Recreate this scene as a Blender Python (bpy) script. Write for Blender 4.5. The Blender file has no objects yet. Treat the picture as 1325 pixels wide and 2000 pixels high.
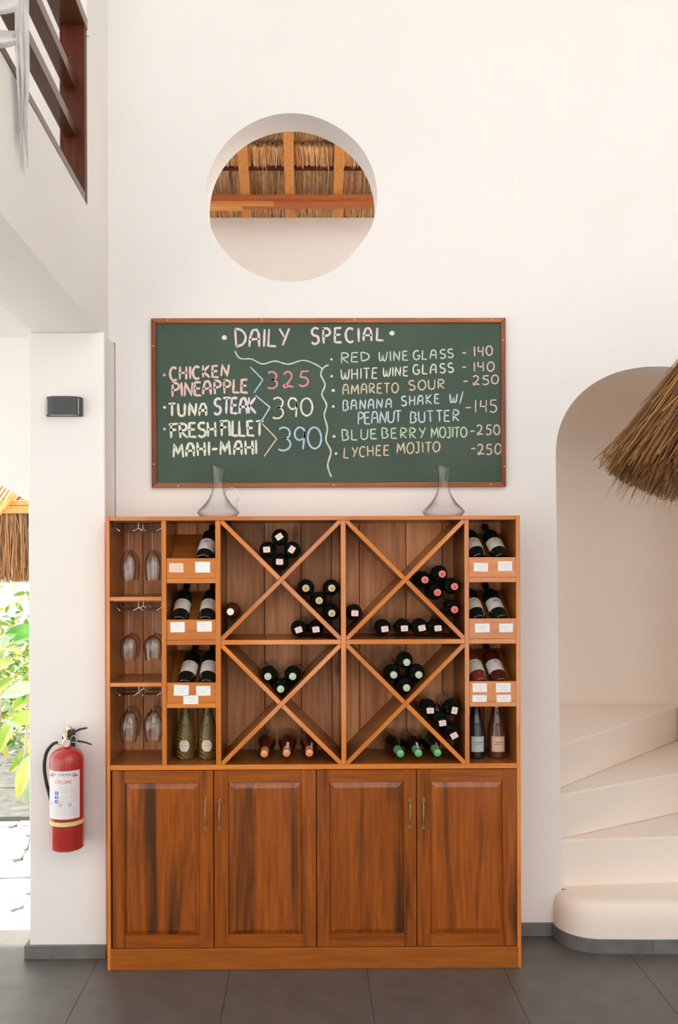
import bpy, math, random
from mathutils import Vector, Matrix
from mathutils.geometry import tessellate_polygon
PI = math.pi
R = math.radians
scene = bpy.context.scene
COL = scene.collection

# ------------------------------------------------------------------ camera, light, exposure
S = 0.0023            # metres per photo pixel in the plane of the cabinet front (Y = 0)
D = 3.772             # distance of the lens from that plane
H = 1.856             # height of the lens above the floor
cam_data = bpy.data.cameras.new('camera')
cam = bpy.data.objects.new('camera', cam_data)
COL.objects.link(cam)
scene.camera = cam
cam.location = (0, -D, H)
YAW, ROLL = R(0.42), R(0.20)
cam.rotation_mode = 'QUATERNION'
cam.rotation_quaternion = (Matrix.Rotation(-YAW, 4, 'Z') @ Matrix.Rotation(PI / 2, 4, 'X')
                           @ Matrix.Rotation(-ROLL, 4, 'Z')).to_quaternion()
cam_data.sensor_fit = 'VERTICAL'
cam_data.sensor_height = 36
cam_data.sensor_width = 24
F_PX = D / S
cam_data.lens = F_PX * 36 / 2000
cam_data.shift_x = (62.5 - F_PX * math.tan(YAW)) / 2000
cam_data.shift_y = 86 / 2000
cam_data.clip_start = 0.05
cam_data.clip_end = 200

world = bpy.data.worlds.new('sky')
scene.world = world
world.use_nodes = True
bg = world.node_tree.nodes['Background']
bg.inputs['Color'].default_value = (1.0, 0.985, 0.975, 1)
bg.inputs['Strength'].default_value = 1.15

sun_data = bpy.data.lights.new('sun', 'SUN')
sun_data.energy = 8.0
sun_data.angle = R(1.0)
sun_data.color = (1.0, 0.97, 0.93)
sun = bpy.data.objects.new('sun', sun_data)
COL.objects.link(sun)
sun.rotation_euler = Vector((0.70, -0.05, -0.70)).to_track_quat('-Z', 'Y').to_euler()
sun.location = (-6, 2, 8)


def portal(name, loc, rot, sx, sy):
    d = bpy.data.lights.new(name, 'AREA')
    d.shape = 'RECTANGLE'
    d.size, d.size_y = sx, sy
    d.cycles.is_portal = True
    o = bpy.data.objects.new(name, d)
    o.location = loc
    o.rotation_euler = rot
    COL.objects.link(o)


portal('sky_portal', (0.4, -5.35, 4.3), (R(90), 0, 0), 8.6, 3.6)

vs = scene.view_settings
vs.view_transform = 'Standard'
vs.look = 'None'
vs.exposure = 1.02
vs.gamma = 1
vs.use_curve_mapping = False
scene.cycles.max_bounces = 10
scene.cycles.diffuse_bounces = 8
scene.cycles.transparent_max_bounces = 24
scene.cycles.caustics_reflective = False
scene.cycles.caustics_refractive = False
scene.cycles.use_denoising = True


def at(px, py, Y):
    """metric point at depth Y seen at a photo pixel (level lens, before the small yaw and roll)"""
    f = (D + Y) / D
    return Vector(((px - 600) * S * f, Y, H - (py - 1086) * S * f))


def fx(px, Y=0.0):
    return (px - 600) * S * (D + Y) / D


def fz(py, Y=0.0):
    return H - (py - 1086) * S * (D + Y) / D


# ------------------------------------------------------------------ materials
def srgb(r, g, b):
    def c(v):
        v /= 255.0
        return v / 12.92 if v <= 0.04045 else ((v + 0.055) / 1.055) ** 2.4
    return (c(r), c(g), c(b), 1)


M = {}


def base_mat(name):
    m = bpy.data.materials.new(name)
    m.use_nodes = True
    nt = m.node_tree
    b = nt.nodes['Principled BSDF']
    M[name] = m
    return m, nt, b


def plain(name, col, rough=0.5, metal=0.0, coat=0.0, spec=0.5, noise=0.0, nscale=30.0, bump=0.0, bscale=60.0,
          trans=0.0, sss=0.0):
    m, nt, b = base_mat(name)
    b.inputs['Base Color'].default_value = col
    b.inputs['Roughness'].default_value = rough
    b.inputs['Metallic'].default_value = metal
    b.inputs['Coat Weight'].default_value = coat
    b.inputs['Coat Roughness'].default_value = 0.06
    b.inputs['Specular IOR Level'].default_value = spec
    b.inputs['Transmission Weight'].default_value = trans
    if noise or bump:
        tc = nt.nodes.new('ShaderNodeTexCoord')
    if noise:
        n = nt.nodes.new('ShaderNodeTexNoise')
        n.inputs['Scale'].default_value = nscale
        n.inputs['Detail'].default_value = 6
        nt.links.new(tc.outputs['Object'], n.inputs['Vector'])
        r = nt.nodes.new('ShaderNodeValToRGB')
        r.color_ramp.elements[0].position = 0.3
        r.color_ramp.elements[1].position = 0.7
        r.color_ramp.elements[0].color = [c * (1 - noise) for c in col[:3]] + [1]
        r.color_ramp.elements[1].color = [min(1, c * (1 + noise * 0.6)) for c in col[:3]] + [1]
        nt.links.new(n.outputs['Fac'], r.inputs['Fac'])
        nt.links.new(r.outputs['Color'], b.inputs['Base Color'])
    if bump:
        n2 = nt.nodes.new('ShaderNodeTexNoise')
        n2.inputs['Scale'].default_value = bscale
        n2.inputs['Detail'].default_value = 5
        nt.links.new(tc.outputs['Object'], n2.inputs['Vector'])
        bp = nt.nodes.new('ShaderNodeBump')
        bp.inputs['Strength'].default_value = bump
        bp.inputs['Distance'].default_value = 0.01
        nt.links.new(n2.outputs['Fac'], bp.inputs['Height'])
        nt.links.new(bp.outputs['Normal'], b.inputs['Normal'])
    return m


def wood(name, c1, c2, dark, axis='Z', rough=0.3, streak=(0.56, 0.72), streak_amt=0.8, across=1.0, coat=0.35,
         bump=0.15, vary=0.0, spec=0.5, coat_ior=1.5, knots=False):
    m, nt, b = base_mat(name)
    N, L = nt.nodes.new, nt.links.new
    tc = N('ShaderNodeTexCoord')
    oi = N('ShaderNodeObjectInfo')
    mul = N('ShaderNodeVectorMath')
    mul.operation = 'SCALE'
    comb = N('ShaderNodeCombineXYZ')
    for k in range(3):
        L(oi.outputs['Random'], comb.inputs[k])
    L(comb.outputs[0], mul.inputs[0])
    mul.inputs['Scale'].default_value = 17.0
    rot = N('ShaderNodeMapping')
    sc = N('ShaderNodeMapping')
    if axis in ('D1', 'D2'):
        rot.inputs['Rotation'].default_value = (0, R(45 if axis == 'D1' else -45), 0)
    L(tc.outputs['Object'], rot.inputs['Vector'])
    s = {'Z': (1, 1, 0.07), 'X': (0.07, 1, 1), 'Y': (1, 0.07, 1)}.get(axis, (1, 1, 0.07))
    sc.inputs['Scale'].default_value = s
    L(rot.outputs[0], sc.inputs['Vector'])
    add = N('ShaderNodeVectorMath')
    add.operation = 'ADD'
    L(sc.outputs[0], add.inputs[0])
    L(mul.outputs[0], add.inputs[1])
    n1 = N('ShaderNodeTexNoise')
    n1.inputs['Scale'].default_value = 60 * across
    n1.inputs['Detail'].default_value = 7
    n1.inputs['Roughness'].default_value = 0.65
    L(add.outputs[0], n1.inputs['Vector'])
    r1 = N('ShaderNodeValToRGB')
    r1.color_ramp.elements[0].position = 0.32
    r1.color_ramp.elements[1].position = 0.68
    r1.color_ramp.elements[0].color = c1
    r1.color_ramp.elements[1].color = c2
    L(n1.outputs['Fac'], r1.inputs['Fac'])
    n2 = N('ShaderNodeTexNoise')
    n2.inputs['Scale'].default_value = 9 * across
    n2.inputs['Detail'].default_value = 4
    n2.inputs['Roughness'].default_value = 0.6
    n2.inputs['Distortion'].default_value = 0.5
    L(add.outputs[0], n2.inputs['Vector'])
    r2 = N('ShaderNodeMapRange')
    r2.inputs['From Min'].default_value = streak[0]
    r2.inputs['From Max'].default_value = streak[1]
    r2.inputs['To Max'].default_value = streak_amt
    L(n2.outputs['Fac'], r2.inputs['Value'])
    mx = N('ShaderNodeMix')
    mx.data_type = 'RGBA'
    L(r2.outputs[0], mx.inputs['Factor'])
    L(r1.outputs['Color'], mx.inputs[6])
    mx.inputs[7].default_value = dark
    out = mx.outputs[2]
    if knots:
        kn = N('ShaderNodeTexVoronoi')
        kn.inputs['Scale'].default_value = 3.2
        ks = N('ShaderNodeMapping')
        ks.inputs['Scale'].default_value = (2.0, 0.2, 0.9)
        L(tc.outputs['Object'], ks.inputs['Vector'])
        kw = N('ShaderNodeVectorMath')
        kw.operation = 'ADD'
        L(ks.outputs[0], kw.inputs[0])
        L(mul.outputs[0], kw.inputs[1])
        L(kw.outputs[0], kn.inputs['Vector'])
        kr = N('ShaderNodeMapRange')
        kr.inputs['From Min'].default_value = 0.16
        kr.inputs['From Max'].default_value = 0.04
        kr.inputs['To Min'].default_value = 0.0
        kr.inputs['To Max'].default_value = 0.85
        L(kn.outputs['Distance'], kr.inputs['Value'])
        mk = N('ShaderNodeMix')
        mk.data_type = 'RGBA'
        L(kr.outputs[0], mk.inputs['Factor'])
        L(out, mk.inputs[6])
        mk.inputs[7].default_value = dark
        out = mk.outputs[2]
    if vary:
        hs = N('ShaderNodeHueSaturation')
        mr = N('ShaderNodeMapRange')
        mr.inputs['To Min'].default_value = 1 - vary
        mr.inputs['To Max'].default_value = 1 + vary
        L(oi.outputs['Random'], mr.inputs['Value'])
        L(mr.outputs[0], hs.inputs['Value'])
        L(out, hs.inputs['Color'])
        out = hs.outputs['Color']
    L(out, b.inputs['Base Color'])
    b.inputs['Roughness'].default_value = rough
    b.inputs['Coat Weight'].default_value = coat
    b.inputs['Coat Roughness'].default_value = 0.07
    b.inputs['Coat IOR'].default_value = coat_ior
    b.inputs['Specular IOR Level'].default_value = spec
    bp = N('ShaderNodeBump')
    bp.inputs['Strength'].default_value = bump
    bp.inputs['Distance'].default_value = 0.002
    L(n1.outputs['Fac'], bp.inputs['Height'])
    L(bp.outputs['Normal'], b.inputs['Normal'])
    return m


def plaster(name, col, bump=0.35):
    m, nt, b = base_mat(name)
    N, L = nt.nodes.new, nt.links.new
    tc = N('ShaderNodeTexCoord')
    n = N('ShaderNodeTexNoise')
    n.inputs['Scale'].default_value = 1.6
    n.inputs['Detail'].default_value = 5
    L(tc.outputs['Object'], n.inputs['Vector'])
    r = N('ShaderNodeValToRGB')
    r.color_ramp.elements[0].position = 0.3
    r.color_ramp.elements[1].position = 0.7
    r.color_ramp.elements[0].color = [c * 0.965 for c in col[:3]] + [1]
    r.color_ramp.elements[1].color = col
    L(n.outputs['Fac'], r.inputs['Fac'])
    L(r.outputs['Color'], b.inputs['Base Color'])
    b.inputs['Roughness'].default_value = 0.85
    b.inputs['Specular IOR Level'].default_value = 0.25
    n2 = N('ShaderNodeTexNoise')
    n2.inputs['Scale'].default_value = 3.2
    n2.inputs['Detail'].default_value = 7
    n2.inputs['Roughness'].default_value = 0.6
    L(tc.outputs['Object'], n2.inputs['Vector'])
    bp = N('ShaderNodeBump')
    bp.inputs['Strength'].default_value = bump
    bp.inputs['Distance'].default_value = 0.02
    L(n2.outputs['Fac'], bp.inputs['Height'])
    L(bp.outputs['Normal'], b.inputs['Normal'])
    return m


def clear_glass(name, tint=(0.999, 0.999, 0.999), edge=(0.55, 0.56, 0.55), gloss=0.022, gmax=0.95):
    """thin clear glass: see-through face on, reflecting and darker where the wall is seen along its edge"""
    m, nt, b = base_mat(name)
    N, L = nt.nodes.new, nt.links.new
    nt.nodes.remove(b)
    out = nt.nodes['Material Output']
    lw = N('ShaderNodeLayerWeight')
    lw.inputs['Blend'].default_value = 0.5
    pw = N('ShaderNodeMath')
    pw.operation = 'POWER'
    pw.inputs[1].default_value = 3.2
    L(lw.outputs['Facing'], pw.inputs[0])
    mc = N('ShaderNodeMix')
    mc.data_type = 'RGBA'
    L(pw.outputs[0], mc.inputs['Factor'])
    mc.inputs[6].default_value = (*tint, 1)
    mc.inputs[7].default_value = (*edge, 1)
    tr = N('ShaderNodeBsdfTransparent')
    L(mc.outputs[2], tr.inputs['Color'])
    gl = N('ShaderNodeBsdfGlossy')
    gl.inputs['Roughness'].default_value = 0.02
    fr = N('ShaderNodeMapRange')
    fr.inputs['To Min'].default_value = gloss
    fr.inputs['To Max'].default_value = gmax
    L(pw.outputs[0], fr.inputs['Value'])
    ms = N('ShaderNodeMixShader')
    L(fr.outputs[0], ms.inputs['Fac'])
    L(tr.outputs[0], ms.inputs[1])
    L(gl.outputs[0], ms.inputs[2])
    L(ms.outputs[0], out.inputs['Surface'])
    return m


plaster('plaster', (0.845, 0.82, 0.80, 1))
plaster('plaster_stair', (0.87, 0.78, 0.70, 1), 0.3)
plaster('plaster_white', (0.86, 0.85, 0.83, 1))
plain('render_outside', (0.8, 0.78, 0.72, 1), 0.9)
FR1, FR2, FRD = (0.54, 0.145, 0.012, 1), (0.72, 0.24, 0.030, 1), (0.36, 0.08, 0.006, 1)
for ax in ('Z', 'X', 'D1', 'D2'):
    wood('frame_wood_' + ax, FR1, FR2, FRD, ax, rough=0.30, streak=(0.5, 0.8), streak_amt=0.6, coat=0.6, vary=0.12, spec=0.3, coat_ior=1.6)
wood('cell_shade_wood', (0.24, 0.070, 0.010, 1), (0.36, 0.120, 0.020, 1), (0.12, 0.035, 0.008, 1), 'Z', rough=0.35, coat=0.3, vary=0.1)  # darker version of the frame wood, with the shade of the cells in its colour
wood('shelf_wood', (0.34, 0.105, 0.016, 1), (0.48, 0.165, 0.03, 1), (0.20, 0.055, 0.01, 1), 'X', rough=0.35, coat=0.25)
wood('inner_wood', (0.30, 0.12, 0.05, 1), (0.44, 0.19, 0.085, 1), (0.16, 0.055, 0.025, 1), 'Z', rough=0.35, coat=0.35, vary=0.1)
wood('plank_wood', (0.72, 0.25, 0.08, 1), (0.98, 0.51, 0.25, 1), (0.30, 0.085, 0.022, 1), 'Z', rough=0.42, spec=0.22,
     streak=(0.50, 0.74), streak_amt=0.8, coat=0.03, vary=0.26, knots=True, across=0.8)
wood('door_wood', (0.21, 0.043, 0.002, 1), (0.38, 0.095, 0.004, 1), (0.036, 0.012, 0.002, 1), 'Z', rough=0.32,
     streak=(0.50, 0.66), streak_amt=0.88, coat=0.55, across=1.0, vary=0.08, spec=0.25, coat_ior=1.5, bump=0.08)
wood('door_rail_wood', (0.22, 0.046, 0.002, 1), (0.38, 0.098, 0.005, 1), (0.07, 0.018, 0.003, 1), 'X', rough=0.32,
     streak=(0.56, 0.74), streak_amt=0.7, coat=0.45, spec=0.25, coat_ior=1.5, bump=0.08)
wood('plinth_wood', (0.27, 0.065, 0.005, 1), (0.41, 0.12, 0.010, 1), (0.08, 0.025, 0.005, 1), 'X', rough=0.32, spec=0.3,
     streak=(0.6, 0.75), streak_amt=0.8, coat=0.4)
wood('railing_wood_Y', (0.075, 0.026, 0.009, 1), (0.13, 0.048, 0.016, 1), (0.04, 0.015, 0.006, 1), 'Y', rough=0.3, coat=0.3, spec=0.3)
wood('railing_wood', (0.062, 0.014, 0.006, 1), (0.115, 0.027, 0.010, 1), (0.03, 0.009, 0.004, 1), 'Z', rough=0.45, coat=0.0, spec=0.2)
wood('board_frame_X', (0.21, 0.058, 0.016, 1), (0.40, 0.14, 0.045, 1), (0.12, 0.03, 0.01, 1), 'X', rough=0.4, coat=0.1, spec=0.3, vary=0.15)
wood('board_frame_Z', (0.19, 0.045, 0.014, 1), (0.32, 0.09, 0.032, 1), (0.10, 0.026, 0.01, 1), 'Z', rough=0.4, coat=0.1, spec=0.3, vary=0.15)
wood('roof_beam', (0.60, 0.24, 0.06, 1), (0.78, 0.36, 0.11, 1), (0.35, 0.12, 0.03, 1), 'X', rough=0.5, coat=0.1, vary=0.25)
wood('roof_beam_red', (0.36, 0.105, 0.03, 1), (0.52, 0.17, 0.05, 1), (0.2, 0.05, 0.015, 1), 'X', rough=0.5, coat=0.1)
wood('roof_rafter', (0.50, 0.20, 0.05, 1), (0.66, 0.29, 0.08, 1), (0.40, 0.15, 0.04, 1), 'Z', rough=0.5, coat=0.1, vary=0.1)
plain('straw_light', (0.92, 0.66, 0.40, 1), 0.7, noise=0.2)
plain('straw_mid', (0.78, 0.53, 0.30, 1), 0.7, noise=0.2)
plain('straw_dark', (0.45, 0.28, 0.15, 1), 0.75, noise=0.2)
plain('straw_gold', (0.78, 0.42, 0.15, 1), 0.6, noise=0.2)
plain('hut_straw_gold', (0.34, 0.15, 0.04, 1), 0.7)
plain('hut_straw_brown', (0.19, 0.095, 0.04, 1), 0.7)
plain('hut_straw_dark', (0.09, 0.05, 0.025, 1), 0.7)
plain('lamp_straw_brown', (0.30, 0.145, 0.05, 1), 0.55)
plain('lamp_straw_dark', (0.135, 0.07, 0.03, 1), 0.6)
plain('lamp_straw_light', (0.52, 0.25, 0.075, 1), 0.5)
plain('tile_grey', (0.095, 0.088, 0.080, 1), 0.40, noise=0.22, nscale=9, bump=0.10, bscale=140, spec=1.0)
plain('grout', (0.06, 0.057, 0.053, 1), 0.9)
plain('skirting_tile', (0.15, 0.152, 0.14, 1), 0.6, noise=0.2, nscale=14, bump=0.15, bscale=80)
plain('paving', (0.36, 0.36, 0.36, 1), 0.85, noise=0.15, nscale=14, bump=0.5, bscale=30)
plain('sand', (0.48, 0.48, 0.46, 1), 0.95, noise=0.3, nscale=2)
plain('soil', (0.10, 0.10, 0.085, 1), 0.95, noise=0.4, nscale=12, bump=0.6, bscale=20)
plain('bottle_dark', (0.006, 0.010, 0.009, 1), 0.09, coat=0.6)
plain('capsule_black', (0.010, 0.010, 0.012, 1), 0.35)
plain('bottle_rose', (0.085, 0.018, 0.009, 1), 0.08, coat=0.6)
plain('bottle_rose_pale', (0.20, 0.040, 0.022, 1), 0.08, coat=0.6)
plain('paper_cream', (0.74, 0.68, 0.58, 1), 0.6, noise=0.06)
plain('paper_white', (0.80, 0.75, 0.73, 1), 0.55)
plain('paper_pink', (0.80, 0.62, 0.58, 1), 0.6)
plain('paper_mint', (0.52, 0.58, 0.55, 1), 0.6)
plain('paper_salmon', (0.72, 0.44, 0.30, 1), 0.6)
plain('card_white', (0.88, 0.86, 0.86, 1), 0.5)
plain('card_pink', (0.80, 0.62, 0.50, 1), 0.5)
plain('ink', (0.10, 0.09, 0.09, 1), 0.6)
plain('ink_grey', (0.42, 0.38, 0.38, 1), 0.6)
plain('ink_blue_grey', (0.50, 0.56, 0.66, 1), 0.6)
plain('ink_pink', (0.72, 0.30, 0.30, 1), 0.6)
plain('ink_gold', (0.45, 0.33, 0.10, 1), 0.4)
plain('cork', (0.66, 0.55, 0.38, 1), 0.6, noise=0.15, nscale=300)
plain('foil_pink', (0.78, 0.20, 0.22, 1), 0.35)
plain('foil_palegreen', (0.50, 0.58, 0.42, 1), 0.4)
plain('foil_green', (0.16, 0.50, 0.20, 1), 0.3, metal=0.3)
plain('foil_copper', (0.85, 0.32, 0.14, 1), 0.3, metal=0.3)
plain('foil_silver', (0.75, 0.66, 0.56, 1), 0.3, metal=0.6)
plain('foil_gold', (0.60, 0.42, 0.10, 1), 0.3, metal=0.6)
plain('cap_white', (0.85, 0.80, 0.76, 1), 0.4)
plain('chalkboard_green', (0.060, 0.095, 0.070, 1), 0.7, noise=0.14, nscale=3.5, spec=0.3)
plain('brass', (0.34, 0.27, 0.15, 1), 0.34, metal=0.9, bump=0.4, bscale=300)
plain('brass_nail', (0.80, 0.60, 0.40, 1), 0.3, metal=0.6)
plain('chrome', (0.75, 0.75, 0.75, 1), 0.15, metal=1.0)
plain('sconce_grey', (0.055, 0.06, 0.065, 1), 0.5, noise=0.1)
plain('diffuser_white', (0.8, 0.78, 0.74, 1), 0.4)
plain('extinguisher_red', (0.40, 0.022, 0.018, 1), 0.22, coat=0.4)
plain('rubber_black', (0.02, 0.022, 0.024, 1), 0.45)
plain('strap_yellow', (0.70, 0.62, 0.26, 1), 0.5)
plain('label_paper', (0.78, 0.73, 0.76, 1), 0.4)
plain('label_red', (0.70, 0.08, 0.06, 1), 0.5)
plain('label_blue', (0.05, 0.13, 0.50, 1), 0.5)
plain('gauge_face', (0.75, 0.45, 0.42, 1), 0.3)
plain('leaf_green', (0.07, 0.24, 0.03, 1), 0.4, noise=0.2, nscale=6)
plain('leaf_lime', (0.24, 0.38, 0.04, 1), 0.45, noise=0.2, nscale=6)
plain('leaf_yellow', (0.45, 0.45, 0.10, 1), 0.5, noise=0.2, nscale=6)
plain('leaf_pale', (0.33, 0.45, 0.25, 1), 0.45, noise=0.15, nscale=6)
plain('bark', (0.35, 0.28, 0.2, 1), 0.8)
m, nt, b = base_mat('gauze')
b.inputs['Base Color'].default_value = (0.85, 0.85, 0.85, 1)
b.inputs['Roughness'].default_value = 0.95
tl = nt.nodes.new('ShaderNodeBsdfTranslucent')
tl.inputs['Color'].default_value = (0.9, 0.9, 0.9, 1)
tp = nt.nodes.new('ShaderNodeBsdfTransparent')
m1 = nt.nodes.new('ShaderNodeMixShader')
m1.inputs['Fac'].default_value = 0.25
m2 = nt.nodes.new('ShaderNodeMixShader')
m2.inputs['Fac'].default_value = 0.10
nt.links.new(b.outputs[0], m1.inputs[1])
nt.links.new(tl.outputs[0], m1.inputs[2])
nt.links.new(m1.outputs[0], m2.inputs[1])
nt.links.new(tp.outputs[0], m2.inputs[2])
nt.links.new(m2.outputs[0], nt.nodes['Material Output'].inputs['Surface'])
clear_glass('glass_clear')
clear_glass('glass_stemware', (0.985, 0.982, 0.98), (0.36, 0.32, 0.30), 0.05, 0.95)
clear_glass('glass_handle', (0.93, 0.93, 0.92), (0.45, 0.45, 0.44), 0.22, 0.9)
# gold tinted ridged sparkling bottle
m, nt, b = base_mat('bottle_gold')
b.inputs['Base Color'].default_value = (0.16, 0.10, 0.012, 1)
b.inputs['Roughness'].default_value = 0.12
b.inputs['Coat Weight'].default_value = 0.8
tc = nt.nodes.new('ShaderNodeTexCoord')
wv = nt.nodes.new('ShaderNodeTexWave')
wv.bands_direction = 'DIAGONAL'
wv.inputs['Scale'].default_value = 33
nt.links.new(tc.outputs['Object'], wv.inputs['Vector'])
bp = nt.nodes.new('ShaderNodeBump')
bp.inputs['Strength'].default_value = 1.0
bp.inputs['Distance'].default_value = 0.004
nt.links.new(wv.outputs['Fac'], bp.inputs['Height'])
nt.links.new(bp.outputs['Normal'], b.inputs['Normal'])


def chalk(name, col):
    m, nt, b = base_mat('chalk_' + name)
    N, L = nt.nodes.new, nt.links.new
    tc = N('ShaderNodeTexCoord')
    n = N('ShaderNodeTexNoise')
    n.inputs['Scale'].default_value = 320
    n.inputs['Detail'].default_value = 3
    L(tc.outputs['Object'], n.inputs['Vector'])
    mr = N('ShaderNodeMapRange')
    mr.inputs['From Min'].default_value = 0.45
    mr.inputs['From Max'].default_value = 0.66
    mr.inputs['To Max'].default_value = 0.62
    L(n.outputs['Fac'], mr.inputs['Value'])
    mx = N('ShaderNodeMix')
    mx.data_type = 'RGBA'
    L(mr.outputs[0], mx.inputs['Factor'])
    mx.inputs[6].default_value = col
    mx.inputs[7].default_value = (0.16, 0.22, 0.18, 1)
    L(mx.outputs[2], b.inputs['Base Color'])
    b.inputs['Roughness'].default_value = 0.95
    b.inputs['Specular IOR Level'].default_value = 0.1
    return m


for nm, c in dict(pinkwhite=(240, 216, 222), pink=(240, 204, 198), rose=(230, 152, 150), cream=(238, 236, 220),
                  white=(236, 234, 232), lilac=(238, 222, 236), green=(206, 228, 202), peach=(230, 208, 180),
                  blue=(212, 228, 238), skyblue=(184, 214, 228), grey=(214, 220, 208)).items():
    chalk(nm, srgb(*c))


# ------------------------------------------------------------------ mesh helpers
class MB:
    def __init__(self, *mats):
        self.v, self.f, self.mi, self.mats, self.cur = [], [], [], list(mats), 0

    def use(self, i):
        self.cur = i
        return self

    def add(self, verts, faces, T=None, mi=None):
        o = len(self.v)
        self.v += [tuple(T @ Vector(p)) for p in verts] if T else [tuple(p) for p in verts]
        self.f += [tuple(o + i for i in f) for f in faces]
        self.mi += [self.cur if mi is None else mi] * len(faces)
        return self

    def box(self, x0, x1, y0, y1, z0, z1, T=None):
        x0, x1 = min(x0, x1), max(x0, x1)
        y0, y1 = min(y0, y1), max(y0, y1)
        z0, z1 = min(z0, z1), max(z0, z1)
        v = [(x0, y0, z0), (x1, y0, z0), (x1, y1, z0), (x0, y1, z0), (x0, y0, z1), (x1, y0, z1), (x1, y1, z1), (x0, y1, z1)]
        f = [(0, 3, 2, 1), (4, 5, 6, 7), (0, 1, 5, 4), (1, 2, 6, 5), (2, 3, 7, 6), (3, 0, 4, 7)]
        return self.add(v, f, T)

    def prism(self, poly, a, b, axis='Z', T=None):
        """poly of (u,v) extruded from a to b along axis; axis Y: u=x, v=z"""
        n = len(poly)
        area = sum(poly[i][0] * poly[(i + 1) % n][1] - poly[(i + 1) % n][0] * poly[i][1] for i in range(n))
        if area < 0:
            poly = poly[::-1]
        mk = {'Z': lambda u, v, w: (u, v, w), 'Y': lambda u, v, w: (u, w, v), 'X': lambda u, v, w: (w, u, v)}[axis]
        V = [mk(u, v, a) for u, v in poly] + [mk(u, v, b) for u, v in poly]
        Fs = [tuple(range(n - 1, -1, -1)), tuple(range(n, 2 * n))] + [(i, (i + 1) % n, n + (i + 1) % n, n + i) for i in range(n)]
        if (axis == 'Y') != (a > b):
            Fs = [f[::-1] for f in Fs]
        return self.add(V, Fs, T)

    def lathe(self, prof, seg=24, T=None, close=True, zfun=None):
        n = len(prof)
        V, Fs = [], []
        for k in range(seg):
            a = 2 * PI * k / seg
            for r, z in prof:
                x, y = r * math.cos(a), r * math.sin(a)
                V.append((x, y, zfun(x, y, z) if zfun else z))
        for k in range(seg):
            k2 = (k + 1) % seg
            for i in range(n - 1):
                if prof[i][0] < 1e-6 and prof[i + 1][0] < 1e-6:
                    continue
                if prof[i][0] < 1e-6:
                    Fs.append((k * n + i, k2 * n + i + 1, k * n + i + 1))
                elif prof[i + 1][0] < 1e-6:
                    Fs.append((k * n + i, k2 * n + i, k * n + i + 1))
                else:
                    Fs.append((k * n + i, k2 * n + i, k2 * n + i + 1, k * n + i + 1))
        return self.add(V, Fs, T)

    def patch(self, r, z0, z1, a0, a1, n=12, T=None, mi=None):
        """piece of a cylinder wall facing -Y at angle 0"""
        V, Fs = [], []
        for i in range(n + 1):
            a = a0 + (a1 - a0) * i / n
            V += [(r * math.sin(a), -r * math.cos(a), z0), (r * math.sin(a), -r * math.cos(a), z1)]
        for i in range(n):
            Fs.append((2 * i, 2 * i + 2, 2 * i + 3, 2 * i + 1))
        return self.add(V, Fs, T, mi)

    def tube(self, pts, r, seg=8, cap=True):
        pts = [Vector(p) for p in pts]
        rs = r if isinstance(r, (list, tuple)) else [r] * len(pts)
        V, Fs = [], []
        up = None
        for i, p in enumerate(pts):
            d = (pts[min(i + 1, len(pts) - 1)] - pts[max(i - 1, 0)]).normalized()
            if up is None:
                up = d.orthogonal().normalized()
            else:
                up = (up - d * up.dot(d)).normalized()
            s = d.cross(up)
            for k in range(seg):
                a = 2 * PI * k / seg
                V.append(p + (up * math.cos(a) + s * math.sin(a)) * rs[i])
        for i in range(len(pts) - 1):
            for k in range(seg):
                k2 = (k + 1) % seg
                Fs.append((i * seg + k, i * seg + k2, (i + 1) * seg + k2, (i + 1) * seg + k))
        if cap:
            Fs.append(tuple(range(seg - 1, -1, -1)))
            Fs.append(tuple((len(pts) - 1) * seg + k for k in range(seg)))
        return self.add(V, Fs)

    def strand(self, p, q, r):
        """a thin three-sided straw"""
        p, q = Vector(p), Vector(q)
        d = (q - p).normalized()
        u = d.orthogonal().normalized()
        s = d.cross(u)
        V = []
        for c, rr in ((p, r), (q, r * 0.6)):
            for k in range(3):
                a = 2 * PI * k / 3
                V.append(c + (u * math.cos(a) + s * math.sin(a)) * rr)
        return self.add(V, [(0, 1, 4, 3), (1, 2, 5, 4), (2, 0, 3, 5), (3, 4, 5)])

    def build(self, name, parent=None, smooth=None, bevel=0.0, loc=None, seg=1):
        me = bpy.data.meshes.new(name)
        me.from_pydata(self.v, [], self.f)
        for mt in self.mats:
            me.materials.append(M[mt])
        me.polygons.foreach_set('material_index', self.mi)
        if smooth is not None:
            me.polygons.foreach_set('use_smooth', [True] * len(me.polygons))
            me.set_sharp_from_angle(angle=R(smooth))
        me.update()
        o = bpy.data.objects.new(name, me)
        COL.objects.link(o)
        if parent:
            o.parent = parent
        if loc:
            o.location = loc
        if bevel:
            md = o.modifiers.new('edge', 'BEVEL')
            md.width = bevel
            md.segments = seg
            md.limit_method = 'ANGLE'
            md.angle_limit = R(40)
        return o


def tag(o, label=None, cat=None, group=None, kind=None):
    if label:
        o['label'] = label
    if cat:
        o['category'] = cat
    if group:
        o['group'] = group
    if kind:
        o['kind'] = kind
    return o


def empty(name, loc=(0, 0, 0), rot=(0, 0, 0), label=None, cat=None, group=None):
    o = bpy.data.objects.new(name, None)
    o.empty_display_size = 0.05
    COL.objects.link(o)
    o.location = loc
    o.rotation_euler = rot
    return tag(o, label, cat, group)


def part(name, parent, mats, fn, **kw):
    mb = MB(*([mats] if isinstance(mats, str) else mats))
    fn(mb)
    return mb.build(name, parent, **kw)


def bx(name, parent, mat, x0, x1, y0, y1, z0, z1, **kw):
    return part(name, parent, mat, lambda m: m.box(x0, x1, y0, y1, z0, z1), **kw)


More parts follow.
